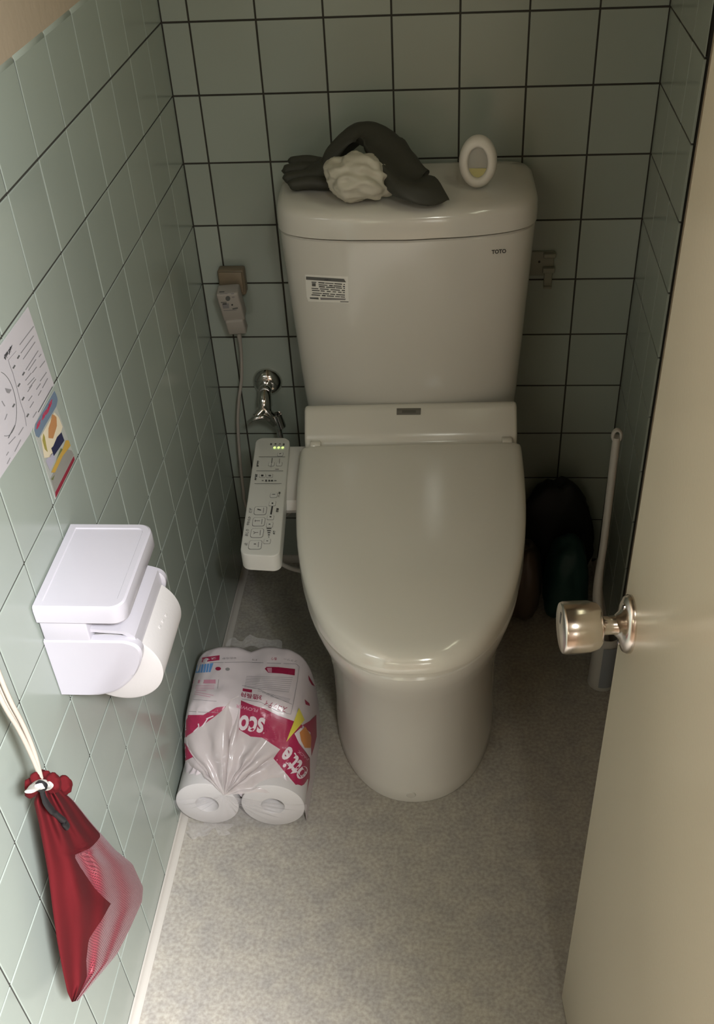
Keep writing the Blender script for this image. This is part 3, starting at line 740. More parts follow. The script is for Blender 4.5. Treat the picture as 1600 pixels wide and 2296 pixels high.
tube('outlet_nut', [(.003, -.056, -.042), (.019, -.052, -.064)], [.012, .012], CHROME, valve, 6)
tube('filter', [(.022, -.055, -.044), (.027, -.052, -.074)], [.0095, .0105], CHROME, valve, 20)
tube('supply_pipe', catmull([(.018, -.052, -.060), (.022, -.050, -.090), (.030, -.055, -.15), (.06, -.09, -.22), (.11, -.12, -.20)], 6), .0062, CHROME, valve, 12)

# loop of thin water tube under the panel
tube('water_tube', [T(p) for p in catmull([(.205, -.33, .405), (.150, -.30, .36), (.128, -.34, .315), (.160, -.378, .300), (.200, -.40, .298), (.255, -.42, .31)], 7)], .0045, mat('grey_tube', (0.30, 0.28, 0.25), 0.4), toilet, 10)

# ------------------------------------------------------------------ clip on the back wall right of the tank
clip = empty('wall_clip', (.650, 0, .705), 0, 'pale plastic lever clip stuck to back wall right of tank', 'clip')
CLIPM = mat('clip_plastic', (0.25, 0.255, 0.205), 0.4)
box('base', (-.012, -.0025, .004), (.050, .005, .046), CLIPM, clip, 0.0018)
box('upper_tab', (.004, -.009, .022), (.022, .012, .008), CLIPM, clip, 0.0015)
box('lower_tab', (.004, -.009, -.006), (.022, .012, .010), CLIPM, clip, 0.0015)
box('lever', (.004, -.006, -.024), (.015, .006, .034), CLIPM, clip, 0.0015)
box('lever_tip', (.004, -.010, -.0385), (.015, .012, .004), CLIPM, clip, 0.0012)
lathe('pin', [(.0022, 0), (.0022, -.0012), (0, -.0014)], BLACK, clip, n=10, origin=(-.014, -.0048, .008), axis=(0, 1, 0))

# ------------------------------------------------------------------ toilet-paper holder and its roll
hold = empty('paper_holder', (0, -.925, .66), 0, 'white plastic toilet-paper holder with flat shelf on the left wall', 'paper holder')
def H(x, y, z): return Vector((x, y + .925, z - .66))
def hbox(name, x0, x1, y0, y1, z0, z1, bev, m=WHITE, seg=3):
    return box(name, H((x0 + x1) / 2, (y0 + y1) / 2, (z0 + z1) / 2), (x1 - x0, y1 - y0, z1 - z0), m, hold, bev, seg)
def rounded_plate(x0, x1, y0, y1, r, z, n=6):
    """outline: square at the wall (x0), rounded at the outer corners"""
    pts = [(x0, y0)]
    for k in range(n + 1):
        a = -PI / 2 + k * PI / 2 / n; pts.append((x1 - r + r * math.cos(a), y0 + r + r * math.sin(a)))
    for k in range(n + 1):
        a = k * PI / 2 / n; pts.append((x1 - r + r * math.cos(a), y1 - r + r * math.sin(a)))
    pts.append((x0, y1)); return [H(x, y, z) for x, y in pts]
shelf = loft('shelf', [rounded_plate(.002, .1075, -1.003, -.8445, .016, .7145), rounded_plate(.002, .1090, -1.005, -.843, .018, .717), rounded_plate(.002, .1090, -1.005, -.843, .018, .734), rounded_plate(.002, .1080, -1.004, -.844, .017, .7385), rounded_plate(.002, .1055, -1.0015, -.8465, .0145, .7402), rounded_plate(.0105, .0985, -.9945, -.8535, .0085, .7402), rounded_plate(.0115, .0975, -.9935, -.8545, .0075, .7388)], WHITE, hold, angle=32)
hbox('bracket', .002, .058, -1.001, -.872, .680, .7150, .002)
PLATE = [(.001, .6855), (.100, .6855), (.112, .6800), (.1165, .6680), (.1110, .6480), (.0960, .6230), (.0740, .6020), (.0500, .5925), (.0300, .5910), (.001, .5910)]
pc = catmull([(x, 0, z) for x, z in PLATE[1:9]], 5)
PL2 = [PLATE[0]] + [(p.x, p.z) for p in pc] + [PLATE[-1]]
for y0, y1, nm in ((-1.003, -.991, 'end_plate'), (-.872, -.862, 'end_plate')):
    loft(nm, [[H(x if x < .01 else x - ins, y, z + (ins if z < .63 else -ins * .6)) for x, z in PL2] for y, ins in ((y0, .003), (y0 + .0025, 0.0), (y1, 0.0))], WHITE, hold, angle=35)
# cover flap above the roll
flap = [(.020, .696), (.060, .6965), (.092, .6945), (.1035, .6915), (.1095, .6855), (.1115, .676), (.1120, .664), (.1085, .6635), (.1075, .672), (.1045, .683), (.095, .6895), (.060, .692), (.020, .692)]
loft('cover_flap', [[H(x, y, z) for x, z in flap] for y in (-.9935, -.992, -.871, -.8695)], WHITE, hold, angle=32)
def paper_roll(name, c, r, y0, y1, label=None, cat='toilet roll'):
    o = empty(name, (c[0], (y0 + y1) / 2, c[1]), 0, label, cat) if label else None
    return o
roll = empty('toilet_roll', (.0745, -.929, .6245), 0, 'white toilet-paper roll hanging in the white wall holder', 'toilet roll')
lathe('paper', [(.020, -.056), (.053, -.056), (.0555, -.0545), (.0555, .0545), (.053, .056), (.020, .056)], PAPERW, roll, 64, axis=(0, 1, 0))
lathe('core', [(.0205, -.0555), (.0190, -.0555), (.0190, .0555), (.0205, .0555)], CARD, roll, 32, axis=(0, 1, 0))
# thumb dents along the outer wrap
for k in range(3):
    box('tear_mark', (.0475 + .001 * k, -.012 + k * .012, .0290 - .0011 * k), (.004, .006, .0016), PAPERW, roll, 0.0007, rot=Matrix.Rotation(math.radians(58), 3, 'Y'))

# ------------------------------------------------------------------ paper notices on the left wall
PAPER = mat('copy_paper', (0.47, 0.445, 0.455), 0.6)
def wallpt(u, v, x=.0012): return at(u, v, 'x', x)
def sheet(name, px, m, label, cat, x=.0012, th=.0006):
    P = [wallpt(u, v, x) for u, v in px]; n = len(P)
    return tag(mesh(name, P + [p - Vector((th, 0, 0)) for p in P], [tuple(range(n)), tuple(range(2 * n - 1, n - 1, -1))] + [(i, (i + 1) % n, n + (i + 1) % n, n + i) for i in range(n)], m), label, cat)
n1 = sheet('notice_sheet', [(63, 688), (121, 862), (73, 962), (66, 975), (-6, 1082), (-70, 1180), (-125, 985), (-60, 860)], PAPER, 'white printed notice sheet with an oval diagram taped on the tiles', 'notice')
ns = Surf([n1], 0.0003)
def zn(x, y): return (x / 5.886, 690 + y / 5.887)
TXT = [(330, 275, 435, 145), (255, 490, 440, 245), (270, 600, 440, 370), (300, 680, 460, 450), (335, 820, 500, 565), (510, 650, 540, 610), (370, 830, 470, 680), (520, 790, 590, 700), (420, 860, 480, 780), (330, 960, 410, 860), (525, 970, 610, 850), (360, 1020, 450, 920), (555, 1060, 625, 930), (380, 1060, 470, 940), (475, 1080, 530, 1000), (360, 1110, 420, 1020), (500, 1160, 540, 1090), (370, 1230, 420, 1160), (390, 1320, 440, 1240), (430, 1450, 480, 1370), (240, 1680, 305, 1575), (110, 1800, 200, 1700), (80, 1950, 110, 1900), (190, 1900, 270, 1740), (90, 2060, 130, 1980), (60, 1480, 90, 1400), (20, 1230, 60, 1300), (10, 2250, 70, 2190)]
ns.lines('print', [(zn(a, b), zn(c, d)) for a, b, c, d in TXT], 1.9, INKL, n1, .0004, 1)
ns.lines('print', [(zn(500, 1380), zn(690, 1040)), (zn(105, 1720), zn(195, 1550))], 2.0, INKG, n1, .0004, 1)
ns.text('heading', '便座', zn(60, 705), zn(175, 545), zn(38, 640), INK, n1, .0005, 0.03)
for x, y in ((180, 780), (245, 1020), (300, 1200), (360, 1420), (175, 1290), (305, 870), (238, 650)): ns.line('print', zn(x - 12, y + 22), zn(x + 14, y - 22), 3.6, INKG, n1, .0004)
ov = [zn(30 + 185 * math.cos(t) + 20 * math.sin(t), 1270 + 420 * math.sin(t) + 60 * math.cos(t)) for t in [-PI / 2 + PI * k / 24 for k in range(25)]]
ns.lines('print', [(ov[i], ov[i + 1]) for i in range(24)], 1.0, INKG, n1, .0004, 1)
ov = [zn(90 + 60 * math.sin(k * .3) * 0 + 255 * (k / 24), 690 + 950 * (k / 24) + 90 * math.sin(PI * k / 24)) for k in range(25)]
ns.lines('print', [(zn(105, 690), zn(125, 760)), (zn(125, 760), zn(165, 860)), (zn(165, 860), zn(225, 1080)), (zn(225, 1080), zn(270, 1260)), (zn(270, 1260), zn(320, 1400)), (zn(320, 1400), zn(345, 1560)), (zn(105, 690), zn(210, 570))], 1.0, INKL, n1, .0004, 1)
ns.poly('print', [zn(60, 1060), zn(150, 1080), zn(120, 1130), zn(85, 1120)], INKL, n1, .0004)

# coloured leaflet below it
def zc(x, y): return (70 + x / 9.182, 870 + y / 9.184)
lf = sheet('leaflet', [zc(470, 55), zc(520, 150), zc(545, 240), zc(520, 380), zc(900, 1450), zc(500, 2290), zc(55, 880), zc(60, 760)], mat('leaflet_paper', (0.36, 0.37, 0.33), 0.5), 'small colourful leaflet with red bottom strip on left wall tiles', 'leaflet', .0009)
ls = Surf([lf], 0.0003)
def cm(n, c): return mat('ink_' + n, c, 0.5)
ls.poly('print', [zc(468, 60), zc(515, 140), zc(540, 250), zc(510, 380), zc(270, 790), zc(155, 1020), zc(90, 990), zc(60, 870), zc(80, 740)], cm('slate', (0.13, 0.18, 0.24)), lf, .0004, 3)
for x, y, r in ((130, 800, 55), (245, 610, 58), (325, 500, 55), (370, 390, 62)): ls.text('heading', '暮', zc(x - 45, y + 80), zc(x + 38, y - 30), zc(x - 20, y - 70), cm('red', (0.45, 0.02, 0.06)), lf, .0006, 0.05)
ls.poly('print', [zc(190, 1000), zc(470, 500), zc(560, 600), zc(640, 800), zc(560, 1050), zc(400, 1420), zc(260, 1440)], cm('cream', (0.62, 0.54, 0.38)), lf, .0004, 3)
ls.poly('print', [zc(420, 540), zc(470, 560), zc(510, 600), zc(520, 780), zc(440, 1040), zc(345, 1030), zc(345, 830), zc(390, 700)], cm('tan', (0.42, 0.20, 0.075)), lf, .0006, 3)
ls.poly('print', [zc(520, 1010), zc(610, 910), zc(670, 1080), zc(580, 1220), zc(455, 1400), zc(400, 1240), zc(440, 1200)], cm('navy', (0.012, 0.014, 0.05)), lf, .0007, 3)
ls.poly('print', [zc(240, 930), zc(270, 1000), zc(300, 1180), zc(330, 1320), zc(270, 1260), zc(220, 1080)], cm('olive', (0.30, 0.26, 0.06)), lf, .0006, 3)
ls.poly('print', [zc(700, 1080), zc(780, 1070), zc(800, 1190), zc(640, 1400), zc(480, 1740), zc(400, 1740), zc(520, 1480), zc(620, 1300)], cm('gold', (0.45, 0.28, 0.05)), lf, .0006, 3)
ls.poly('print', [zc(500, 1500), zc(600, 1240), zc(640, 1260), zc(545, 1420)], cm('green', (0.12, 0.14, 0.05)), lf, .0005, 3)
ls.poly('print', [zc(400, 1880), zc(480, 1780), zc(440, 1900)], cm('green', (0.12, 0.14, 0.05)), lf, .0005, 3)
ls.poly('print', [zc(290, 1500), zc(420, 1330), zc(500, 1440), zc(380, 1700)], cm('lilac', (0.36, 0.34, 0.40)), lf, .0004, 3)
ls.poly('print', [zc(390, 1860), zc(700, 1250), zc(830, 1290), zc(870, 1380), zc(480, 2150)], cm('grey', (0.24, 0.23, 0.20)), lf, .00035, 3)
ls.poly('print', [zc(484, 2150), zc(866, 1400), zc(888, 1475), zc(500, 2262)], cm('deep_red', (0.22, 0.012, 0.03)), lf, .0006, 3)

# ------------------------------------------------------------------ red net bag on a string
BX = .036
RED = mat('red_cloth', (0.085, 0.004, 0.006), 0.9, 0.0, 0.2, bump=(1800, 0.4, 0.0005))
bag = empty('net_bag', (BX, -1.16, .63), 0, 'dark red net bag hanging on a white string from the left wall', 'bag')
def BL(p): return Vector(p) - Vector((BX, -1.16, .63))
def bpx(u, v, x=BX): return at(u, v, 'x', x)
# outline: left (nearer) and right (farther) edges from the neck down
Ls = [(84, 1768), (76, 1800), (88, 1850), (97, 1900), (108, 1960), (118, 2040), (128, 2110), (140, 2175), (151, 2225), (161, 2247)]
Rs = [(126, 1760), (165, 1795), (205, 1845), (258, 1905), (297, 1937), (321, 1990), (318, 2022), (290, 2085), (262, 2140), (176, 2243)]
def edge(pts, t):
    s = t * (len(pts) - 1); k = min(int(s), len(pts) - 2); f = s - k
    return (pts[k][0] + (pts[k + 1][0] - pts[k][0]) * f, pts[k][1] + (pts[k + 1][1] - pts[k][1]) * f)
NV, NU = 60, 34
def bag_layer(name, m, side, u0=0.0, u1=1.0, ufn=None, amp=.012, uvs=True):
    verts = []; uvl = []; faces = []
    for i in range(NV + 1):
        t = i / NV; a = edge(Ls, t); b = edge(Rs, t)
        lo, hi = (ufn(t) if ufn else (u0, u1))
        for j in range(NU + 1):
            s = lo + (hi - lo) * j / NU
            px = (a[0] + (b[0] - a[0]) * s, a[1] + (b[1] - a[1]) * s)
            bul = math.sin(PI * min(1, max(0, s))) ** 0.7 * math.sin(PI * min(1, t * 0.93 + 0.05)) ** 0.6
            rad = 0.005 * math.sin(s * 21 + 3 * t) * (1 - t * .5) * math.sin(PI * s) + 0.008 * noise.noise(Vector((s * 3.2, t * 4.5, 2.0 + side))) * math.sin(PI * s)
            x = BX + side * amp * bul + rad * side
            verts.append(BL(bpx(px[0], px[1], x if side > 0 else max(.006, x)))); 
    P = verts
    for i in range(NV):
        for j in range(NU):
            k = i * (NU + 1) + j; faces.append((k, k + 1, k + NU + 2, k + NU + 1))
    o = mesh(name, verts, faces, m, bag, smooth=True)
    ul = o.data.uv_layers.new(name='UVMap')
    for lp in o.data.loops:
        p = verts[lp.vertex_index]; ul.data[lp.index].uv = (p.y * 0.94 + p.z * 0.34, p.z * 0.94 - p.y * 0.34)
    return o
NET = net_material('red_net', (0.20, 0.030, 0.042), 0.0027, 0.40)
NET2 = net_material('red_net_dense', (0.13, 0.012, 0.018), 0.0027, 0.22)
def fold(t):   # where the doubled-up cloth ends and the single net begins
    pts = [(0, 1.0), (.27, 1.0), (.33, .66), (.37, .38), (.44, .40), (.52, .50), (.60, .64), (.66, .54), (.72, .38), (.80, .36), (.90, .40), (1.0, .5)]
    for (a, x), (b, y) in zip(pts, pts[1:]):
        if t <= b: return x + (y - x) * (t - a) / (b - a)
    return .5
bag_layer('back_net', NET2, -1, amp=.010)
bag_layer('front_net', NET, 1, ufn=lambda t: (fold(t) - 0.04 if fold(t) < .99 else .96, 1.0), amp=.016)
bag_layer('folded_cloth', RED, 1, ufn=lambda t: (0.0, fold(t)), amp=.0175)
# gathered mouth, string, bow and black cord
fr_ = []
for k in range(7):
    a = k / 6; p = bpx(64 + 76 * a, 1768 - 14 * math.sin(a * 5) - 22 * a, BX + .010 * math.sin(k * 2.1))
    fr_.append((p, .0075 + .002 * math.sin(k * 3.3)))
ruf = [capsule([BL(p + Vector((0, 0, -.010))), BL(p + Vector((.003, 0, .0))), BL(p + Vector((0, .004, .011)))], [r, r * 1.1, r * .5], 10, .8) for p, r in fr_]
rf = remeshed('gathered_mouth', ruf, RED, None, .0025, 3, disp=lambda c: c + Vector((noise.noise(c * 160), noise.noise(c * 150 + Vector((4, 0, 0))), noise.noise(c * 170))) * .0022)
rf.parent = bag
STRW = mat('cream_string', (0.42, 0.365, 0.30), 0.9, bump=(900, .4, .0006)); BOW = mat('white_tape', (0.55, 0.53, 0.48), 0.7)
HK = Vector((.020, -1.172, .90))
top_ = HK + Vector((0.016, 0, -.012))
for dx, dy in ((0.0, -.003), (.004, .002), (-.003, .004)):
    knot = bpx(92, 1745, BX + .012)
    pts = [top_ + Vector((dx, dy, 0)), bpx(0, 1548, BX + .004) + Vector((dx, dy * 1.4, 0)), bpx(45, 1632, BX + .008) + Vector((dx * .8, dy, 0)), bpx(72, 1690, BX + .010) + Vector((dx * .5, dy * .7, 0)), knot]
    tube('string', [BL(p) for p in catmull(pts, 6)], .0026, STRW, bag, 8)
def ribbon(name, px, w_, m, x):
    pts = catmull([bpx(u, v, x + k * .0015) for k, (u, v) in enumerate(px)], 5)
    return tube(name, [BL(p) for p in pts], w_, m, bag, 10, 0.35)
ribbon('bow_tail', [(92, 1752), (84, 1760), (76, 1768), (66, 1775)], [.0065, .007, .007, .0075, .0075, .0075, .008, .008, .008, .0075, .007, .007, .0065, .006, .006, .005], BOW, BX + .018)
ribbon('bow_loop', [(88, 1755), (96, 1752), (106, 1757), (111, 1763), (104, 1770), (92, 1768), (86, 1760)], .0042, BOW, BX + .018)
CORD = mat('black_cord', (0.007, 0.006, 0.007), 0.6)
lathe('cord_knot', [(0.001, -.006), (.0055, -.004), (.0068, 0), (.0055, .004), (.001, .006)], CORD, bag, 16, origin=BL(bpx(92, 1763, BX + .024)), axis=(0.2, 1, 0.1))
kc = [bpx(93, 1768, BX + .020), bpx(101, 1795, BX + .020), bpx(117, 1818, BX + .020), bpx(137, 1836, BX + .020), bpx(152, 1856, BX + .018)]
tube('cord_tail', [BL(p) for p in catmull(kc, 6)], [.0036] * 6 + [.0042] * 12 + [.0046] * 6 + [.0022], CORD, bag, 10, .7)
lathe('ring', [(.0025, -.0008), (.0034, 0), (.0025, .0008)], BOW, bag, 14, origin=BL(bpx(123, 1749, BX + .008)), axis=(1, 0, 0))
hook = empty('wall_hook', (0, HK.y, HK.z), 0, 'small white hook on the left wall carrying the net bag string', 'hook')
box('plate', (.003, 0, .012), (.006, .022, .045), WHITE, hook, .002)
tube('prong', catmull([(.004, 0, 0), (.022, 0, -.016), (.036, 0, -.014), (.040, 0, .002)], 5), .0032, WHITE, hook, 10)

# ------------------------------------------------------------------ pack of toilet rolls on the floor
PX0, PX1 = .002, .232; PYB, PYF = -.503, -.745
pack = empty('roll_pack', ((PX0 + PX1) / 2, -.635, 0), 0, 'opened plastic pack of toilet rolls with magenta print on floor', 'toilet-roll pack')
PO = Vector(((PX0 + PX1) / 2, -.635, 0))
def wrap_top(y):   # height of the film along the depth: full over the rear rolls, slumping over the emptied front
    t = (y - PYF) / (PYB - PYF)      # 0 front .. 1 back
    if t > .42: return .216
    s = t / .42; s = s * s * (3 - 2 * s)
    return .112 + (.216 - .112) * s
def wrap_pt(s, t):
    """s 0..1 around from left floor over the top to right floor, t 0 front .. 1 back"""
    y = PYF + (PYB - PYF) * t
    endr = 1 - max(0, (t - .90) / .10) ** 2 * .16
    H_ = wrap_top(y) * (1 - max(0, (t - .90) / .10) ** 2 * .10)
    xc = (PX0 + PX1) / 2 + .004 * (1 - t); hw = (PX1 - PX0) / 2 * endr * (1 - .07 * (1 - t) ** 2)
    a = PI * (1 - s); c, sn = math.cos(a), math.sin(a); e = 2 / 4.6
    x = xc + hw * spow(c, e); z = H_ * abs(sn) ** e
    m_ = (x - xc) / hw
    z -= (.013 if t > .35 else .013 + .03 * (1 - t / .35)) * math.exp(-(m_ / .16) ** 2) * (sn ** .5)
    front = max(0, 1 - t / .46)
    q = Vector((x * 22, y * 26, z * 18))
    n1_ = noise.noise(q * 1.2) ; n2_ = abs(noise.noise(q * 2.3 + Vector((5, 2, 1))))
    rs = max(0.0, min(1.0, (s - .55) / .2)); z -= sn * front * (.016 * n2_ + .010 * n1_) * (1 - .85 * rs)
    z += sn * .0022 * noise.noise(Vector((x * 60, y * 40, 3)))
    y += .004 * noise.noise(Vector((x * 40, z * 40, 1))) * (1 if t < .05 or t > .95 else 0)
    return Vector((x, y, max(z, .0006)))
NS, NT = 130, 90
wv = [wrap_pt(i / NS, j / NT) - PO for j in range(NT + 1) for i in range(NS + 1)]
wfc = [(j * (NS + 1) + i, j * (NS + 1) + i + 1, (j + 1) * (NS + 1) + i + 1, (j + 1) * (NS + 1) + i) for j in range(NT) for i in range(NS)]
FILMW = mat('white_printed_film', (0.55, 0.49, 0.50), 0.28, spec=0.5)
k0 = NT * (NS + 1)
wfc.append(tuple(range(k0, k0 + NS + 1)))                 # closed back end
wrap = mesh('wrapper', wv, wfc, FILMW, pack, smooth=True)
# two rolls still standing in the open front end, seen through the gathered clear film
for cx_, cz_ in ((.058, .0570), (.175, .0570)):
    rp = lathe('roll', [(.018, .1), (.054, .1), (.0555, .098), (.0555, .002), (.053, 0.0), (.021, 0.0), (.020, .002), (.020, .06), (.001, .06)], PAPERW, pack, 48, origin=Vector((cx_, PYF - .012, cz_)) - PO, axis=(0, 1, 0))
CLEAR = film_material('clear_film', (0.80, 0.77, 0.78), 0.15, 0.10)
MILK = film_material('milky_film', (0.68, 0.615, 0.60), 0.62, 0.22)
kn = at(503, 1783, 'y', PYF - .022)
# clear film spreading from the knot over the roll ends and onto the floor
sv = []; NA, NB = 48, 10
for i in range(NA + 1):
    a = PI * (0.98 + 1.04 * i / NA)
    out = Vector((.117 + .119 * math.cos(a), PYF - .016, .066 + .069 * math.sin(a)))
    for r in range(NB + 1):
        t = r / NB; p = kn.lerp(out, t)
        p.y -= .005 * math.sin(PI * t) * (1 + .8 * math.sin(a * 26)); p.z = max(p.z, .0012)
        sv.append(p - PO)
sf = [(i * (NB + 1) + r, i * (NB + 1) + r + 1, (i + 1) * (NB + 1) + r + 1, (i + 1) * (NB + 1) + r) for i in range(NA) for r in range(NB)]
mesh('clear_end_film', sv, sf, CLEAR, pack, smooth=True)
tv = []
for i in range(13):
    for r in range(7):
        a = i / 12; t = r / 6
        wdt = (.010 + .022 * noise.noise(Vector((t * 3.1, 2, 0)))) * t; tv.append(Vector((.014 + wdt + (.085 - 2.2 * wdt) * a, PYF - .014 - (.024 + .010 * math.sin(a * 7) + .006 * math.sin(a * 17)) * t, .004 + .010 * abs(noise.noise(Vector((a * 6, t * 4, 7)))) * (1 - .5 * t))) - PO)
mesh('film_tail', tv, [(i * 7 + r, i * 7 + r + 1, (i + 1) * 7 + r + 1, (i + 1) * 7 + r) for i in range(12) for r in range(6)], CLEAR, pack, smooth=True)
# clear tuft at the sealed back end
tv = []
for i in range(15):
    for r in range(7):
        a = i / 14; t = r / 6
        hgt = (.002 + .010 * math.exp(-((a - .5) / .22) ** 2)) * t
        tv.append(Vector((.066 + .105 * a, PYB + .002 + .016 * t + .004 * math.sin(a * 17), .196 + hgt + .004 * math.sin(a * 23 + t * 5) * t)) - PO)
mesh('film_tuft', tv, [(i * 7 + r, i * 7 + r + 1, (i + 1) * 7 + r + 1, (i + 1) * 7 + r) for i in range(14) for r in range(6)], CLEAR, pack, smooth=True)
# print on the wrapper
pk_s = Surf([wrap], .0006)
def zk(x, y): return (370 + x / 4.3243, 1420 + y / 4.325)
MAG = mat('magenta_print', (0.31, 0.018, 0.065), 0.32); DRED = mat('dark_red_print', (0.26, 0.008, 0.045), 0.35)
BLUE = mat('blue_print', (0.10, 0.25, 0.50), 0.4); YEL = mat('yellow_print', (0.55, 0.48, 0.06), 0.4); ORG = mat('orange_print', (0.50, 0.19, 0.05), 0.45); PINK = mat('pink_ink', (0.50, 0.22, 0.29), 0.4); WINK = mat('white_ink', (0.60, 0.53, 0.55), 0.4)
def kp(pts, m_, h=None, cuts=3): pk_s.poly('print', [zk(*p) for p in pts], m_, wrap, h, cuts)
kp([(735, 652), (830, 690), (960, 730), (1090, 795), (1240, 850), (1330, 890), (1250, 970), (1290, 1060), (1400, 1210), (1400, 1400), (1360, 1600), (1230, 1430), (1130, 1310), (1050, 1210), (1115, 1125), (1000, 1050), (940, 1010), (830, 1000), (715, 930)], MAG, cuts=4)
kp([(1462, 790), (1466, 1000), (1440, 1110), (1415, 1190), (1400, 960), (1330, 890), (1400, 850)], MAG)
kp([(150, 792), (370, 792), (500, 718), (600, 705), (530, 775), (430, 845), (300, 935), (240, 995), (160, 1020), (150, 900)], MAG)
kp([(132, 680), (150, 790), (160, 1020), (150, 1120), (190, 1190), (290, 1190), (200, 1235), (102, 1295), (106, 1000), (112, 800)], MAG)
kp([(1290, 725), (1345, 840), (1172, 1052)], YEL, .0016, 4)
kp([(1250, 972), (1310, 915), (1400, 960), (1410, 1160), (1400, 1215), (1330, 1110), (1285, 1050)], WINK, .0013, 4)
kp([(1296, 960), (1350, 905), (1408, 1000), (1402, 1112), (1345, 1110), (1310, 1040)], ORG, .0018, 4)
kp([(305, 245), (530, 214), (526, 262), (300, 290)], MAG, cuts=2)
kp([(312, 308), (470, 290), (440, 378), (296, 386)], BLUE, cuts=2)
pk_s.lines('print', [(zk(330 + 26 * i, 305 - 3 * i), zk(315 + 26 * i, 384 - 1 * i)) for i in range(1, 5)], 1.0, WINK, wrap, .0009)
kp([(965, 345), (985, 328), (1100, 330), (1258, 348), (1254, 410), (1130, 392), (1000, 384)], DRED, cuts=2)
kp([(985, 338), (1035, 338), (1035, 385), (1000, 380)], PINK, .0009, 1)
kp([(1385, 405), (1410, 450), (1450, 515), (1420, 500), (1390, 450)], DRED, cuts=2); kp([(1350, 640), (1395, 680), (1400, 705), (1360, 690)], DRED, cuts=1)
kp([(515 + 28 * math.cos(t), 345 + 18 * math.sin(t)) for t in [2 * PI * k / 12 for k in range(12)]], DRED, cuts=1)
kp([(605 + 22 * math.cos(t), 350 + 16 * math.sin(t)) for t in [2 * PI * k / 12 for k in range(12)]], INKL, cuts=1)
kp([(752, 535), (845, 548), (842, 578), (750, 562)], DRED, cuts=2)
kp([(280, 455), (490, 450), (490, 490), (270, 485)], PINK, cuts=2)
seg = [((300, 290), (760, 282)), ((760, 282), (1270, 300)), ((1270, 300), (1297, 325)), ((1297, 325), (1280, 460)), ((1280, 460), (1240, 680)), ((1240, 680), (1215, 785)), ((1215, 785), (1080, 750)), ((1080, 750), (930, 670)), ((930, 670), (740, 640)), ((745, 508), (900, 540)), ((900, 540), (1060, 620)), ((1060, 620), (1228, 690)), ((175, 755), (520, 770)), ((230, 640), (500, 660)), ((520, 450), (510, 540))]
pk_s.lines('print', [(zk(*a), zk(*b)) for a, b in seg], .9, INKL, wrap, .0008, 6)
seg = []
for i in range(8): seg.append(((790 - 3 * i, 420 + 15 * i), (1235 - 5 * i, 432 + 20 * i)))
for i in range(4): seg.append(((900 + 40 * i, 560 + 18 * i), (1210 - 4 * i, 640 + 10 * i)))
pk_s.lines('print', [(zk(*a), zk(*b)) for a, b in seg], .7, INKL, wrap, .0008, 8)
seg = [((265 - 4 * i, 510 + 15 * i), (480 - 2 * i, 505 + 18 * i)) for i in range(3)] + [((290, 570), (470, 605)), ((285, 590), (440, 620)), ((300, 555), (400, 560))]
pk_s.lines('print', [(zk(*a), zk(*b)) for a, b in seg], 1.0, PINK, wrap, .0008, 5)
def kt(s, o, e, t, m_, bold=0.0): pk_s.text('lettering', s, zk(*o), zk(*e), zk(*t), m_, wrap, .0010, bold)
# the pack stands upside down to the viewer: words read from the far side
kt('sco', (975, 820), (730, 785), (945, 970), WINK, .03)
kt('FLOWER', (905, 735), (690, 690), (895, 765), PINK, .02)
kt('スコッティ', (1185, 715), (975, 650), (1165, 770), DRED, .01)
kt('3倍長持', (940, 605), (735, 570), (935, 655), DRED, .01)
kt('ottie', (1395, 1335), (1205, 1085), (1275, 1470), WINK, .03)
kt('PACK', (1390, 1215), (1290, 1130), (1375, 1235), PINK, .02)
kt('2倍', (500, 232), (320, 262), (498, 255), WINK, .0)
kt('やわらか', (690, 232), (555, 240), (690, 250), INKG, 0); kt('ダブル', (895, 252), (845, 252), (895, 270), INKG, 0); kt('香り', (1085, 236), (1030, 236), (1085, 265), DRED, 0); kt('フラワー', (1280, 268), (1150, 242), (1275, 284), INKG, 0)
pk_s.lines('lettering', [(zk(280, 955), zk(330, 905)), (zk(330, 905), zk(325, 875)), (zk(360, 905), zk(420, 820)), (zk(440, 850), zk(520, 790)), (zk(400, 830), zk(470, 800)), (zk(118, 1120), zk(135, 1200)), (zk(135, 1200), zk(112, 1255))], 2.6, WINK, wrap, .0011, 4)

# gathered film: pleats running from the torn edge of the print to a knot low between the rolls
TORN = [(105, 1292), (200, 1236), (290, 1192), (165, 1030), (300, 938), (430, 848), (560, 742), (640, 640), (715, 605), (714, 930), (830, 1002), (940, 1012), (1000, 1052), (1112, 1126), (1052, 1212), (1130, 1312), (1230, 1432), (1345, 1562)]
torn = []
for (x0, y0), (x1, y1) in zip(TORN, TORN[1:]):
    for k in range(5): torn.append(pk_s.hit(*zk(x0 + (x1 - x0) * k / 5, y0 + (y1 - y0) * k / 5), .0009))
torn = [p for p in torn if p is not None]
NG, NR = len(torn) - 1, 16; gv = []
for i, top_p in enumerate(torn):
    a = i / NG
    for r in range(NR + 1):
        t = r / NR; p = top_p.lerp(kn, t)
        ple = math.sin(a * 44 + 2.2 * math.sin(a * 9)) * (.0060 * math.sin(PI * t) ** .8)
        arch = .012 * math.sin(PI * t)
        p = p + Vector((0, -.5, .8)) * (ple + arch) + Vector((noise.noise(Vector((a * 12, t * 4, 0))) * .007 * math.sin(PI * t), 0, noise.noise(Vector((a * 16, t * 6, 4))) * .005 * math.sin(PI * t)))
        gv.append(p - PO)
gf = [(i * (NR + 1) + r, i * (NR + 1) + r + 1, (i + 1) * (NR + 1) + r + 1, (i + 1) * (NR + 1) + r) for i in range(NG) for r in range(NR)]
mesh('gathered_film', gv, gf, MILK, pack, smooth=True)

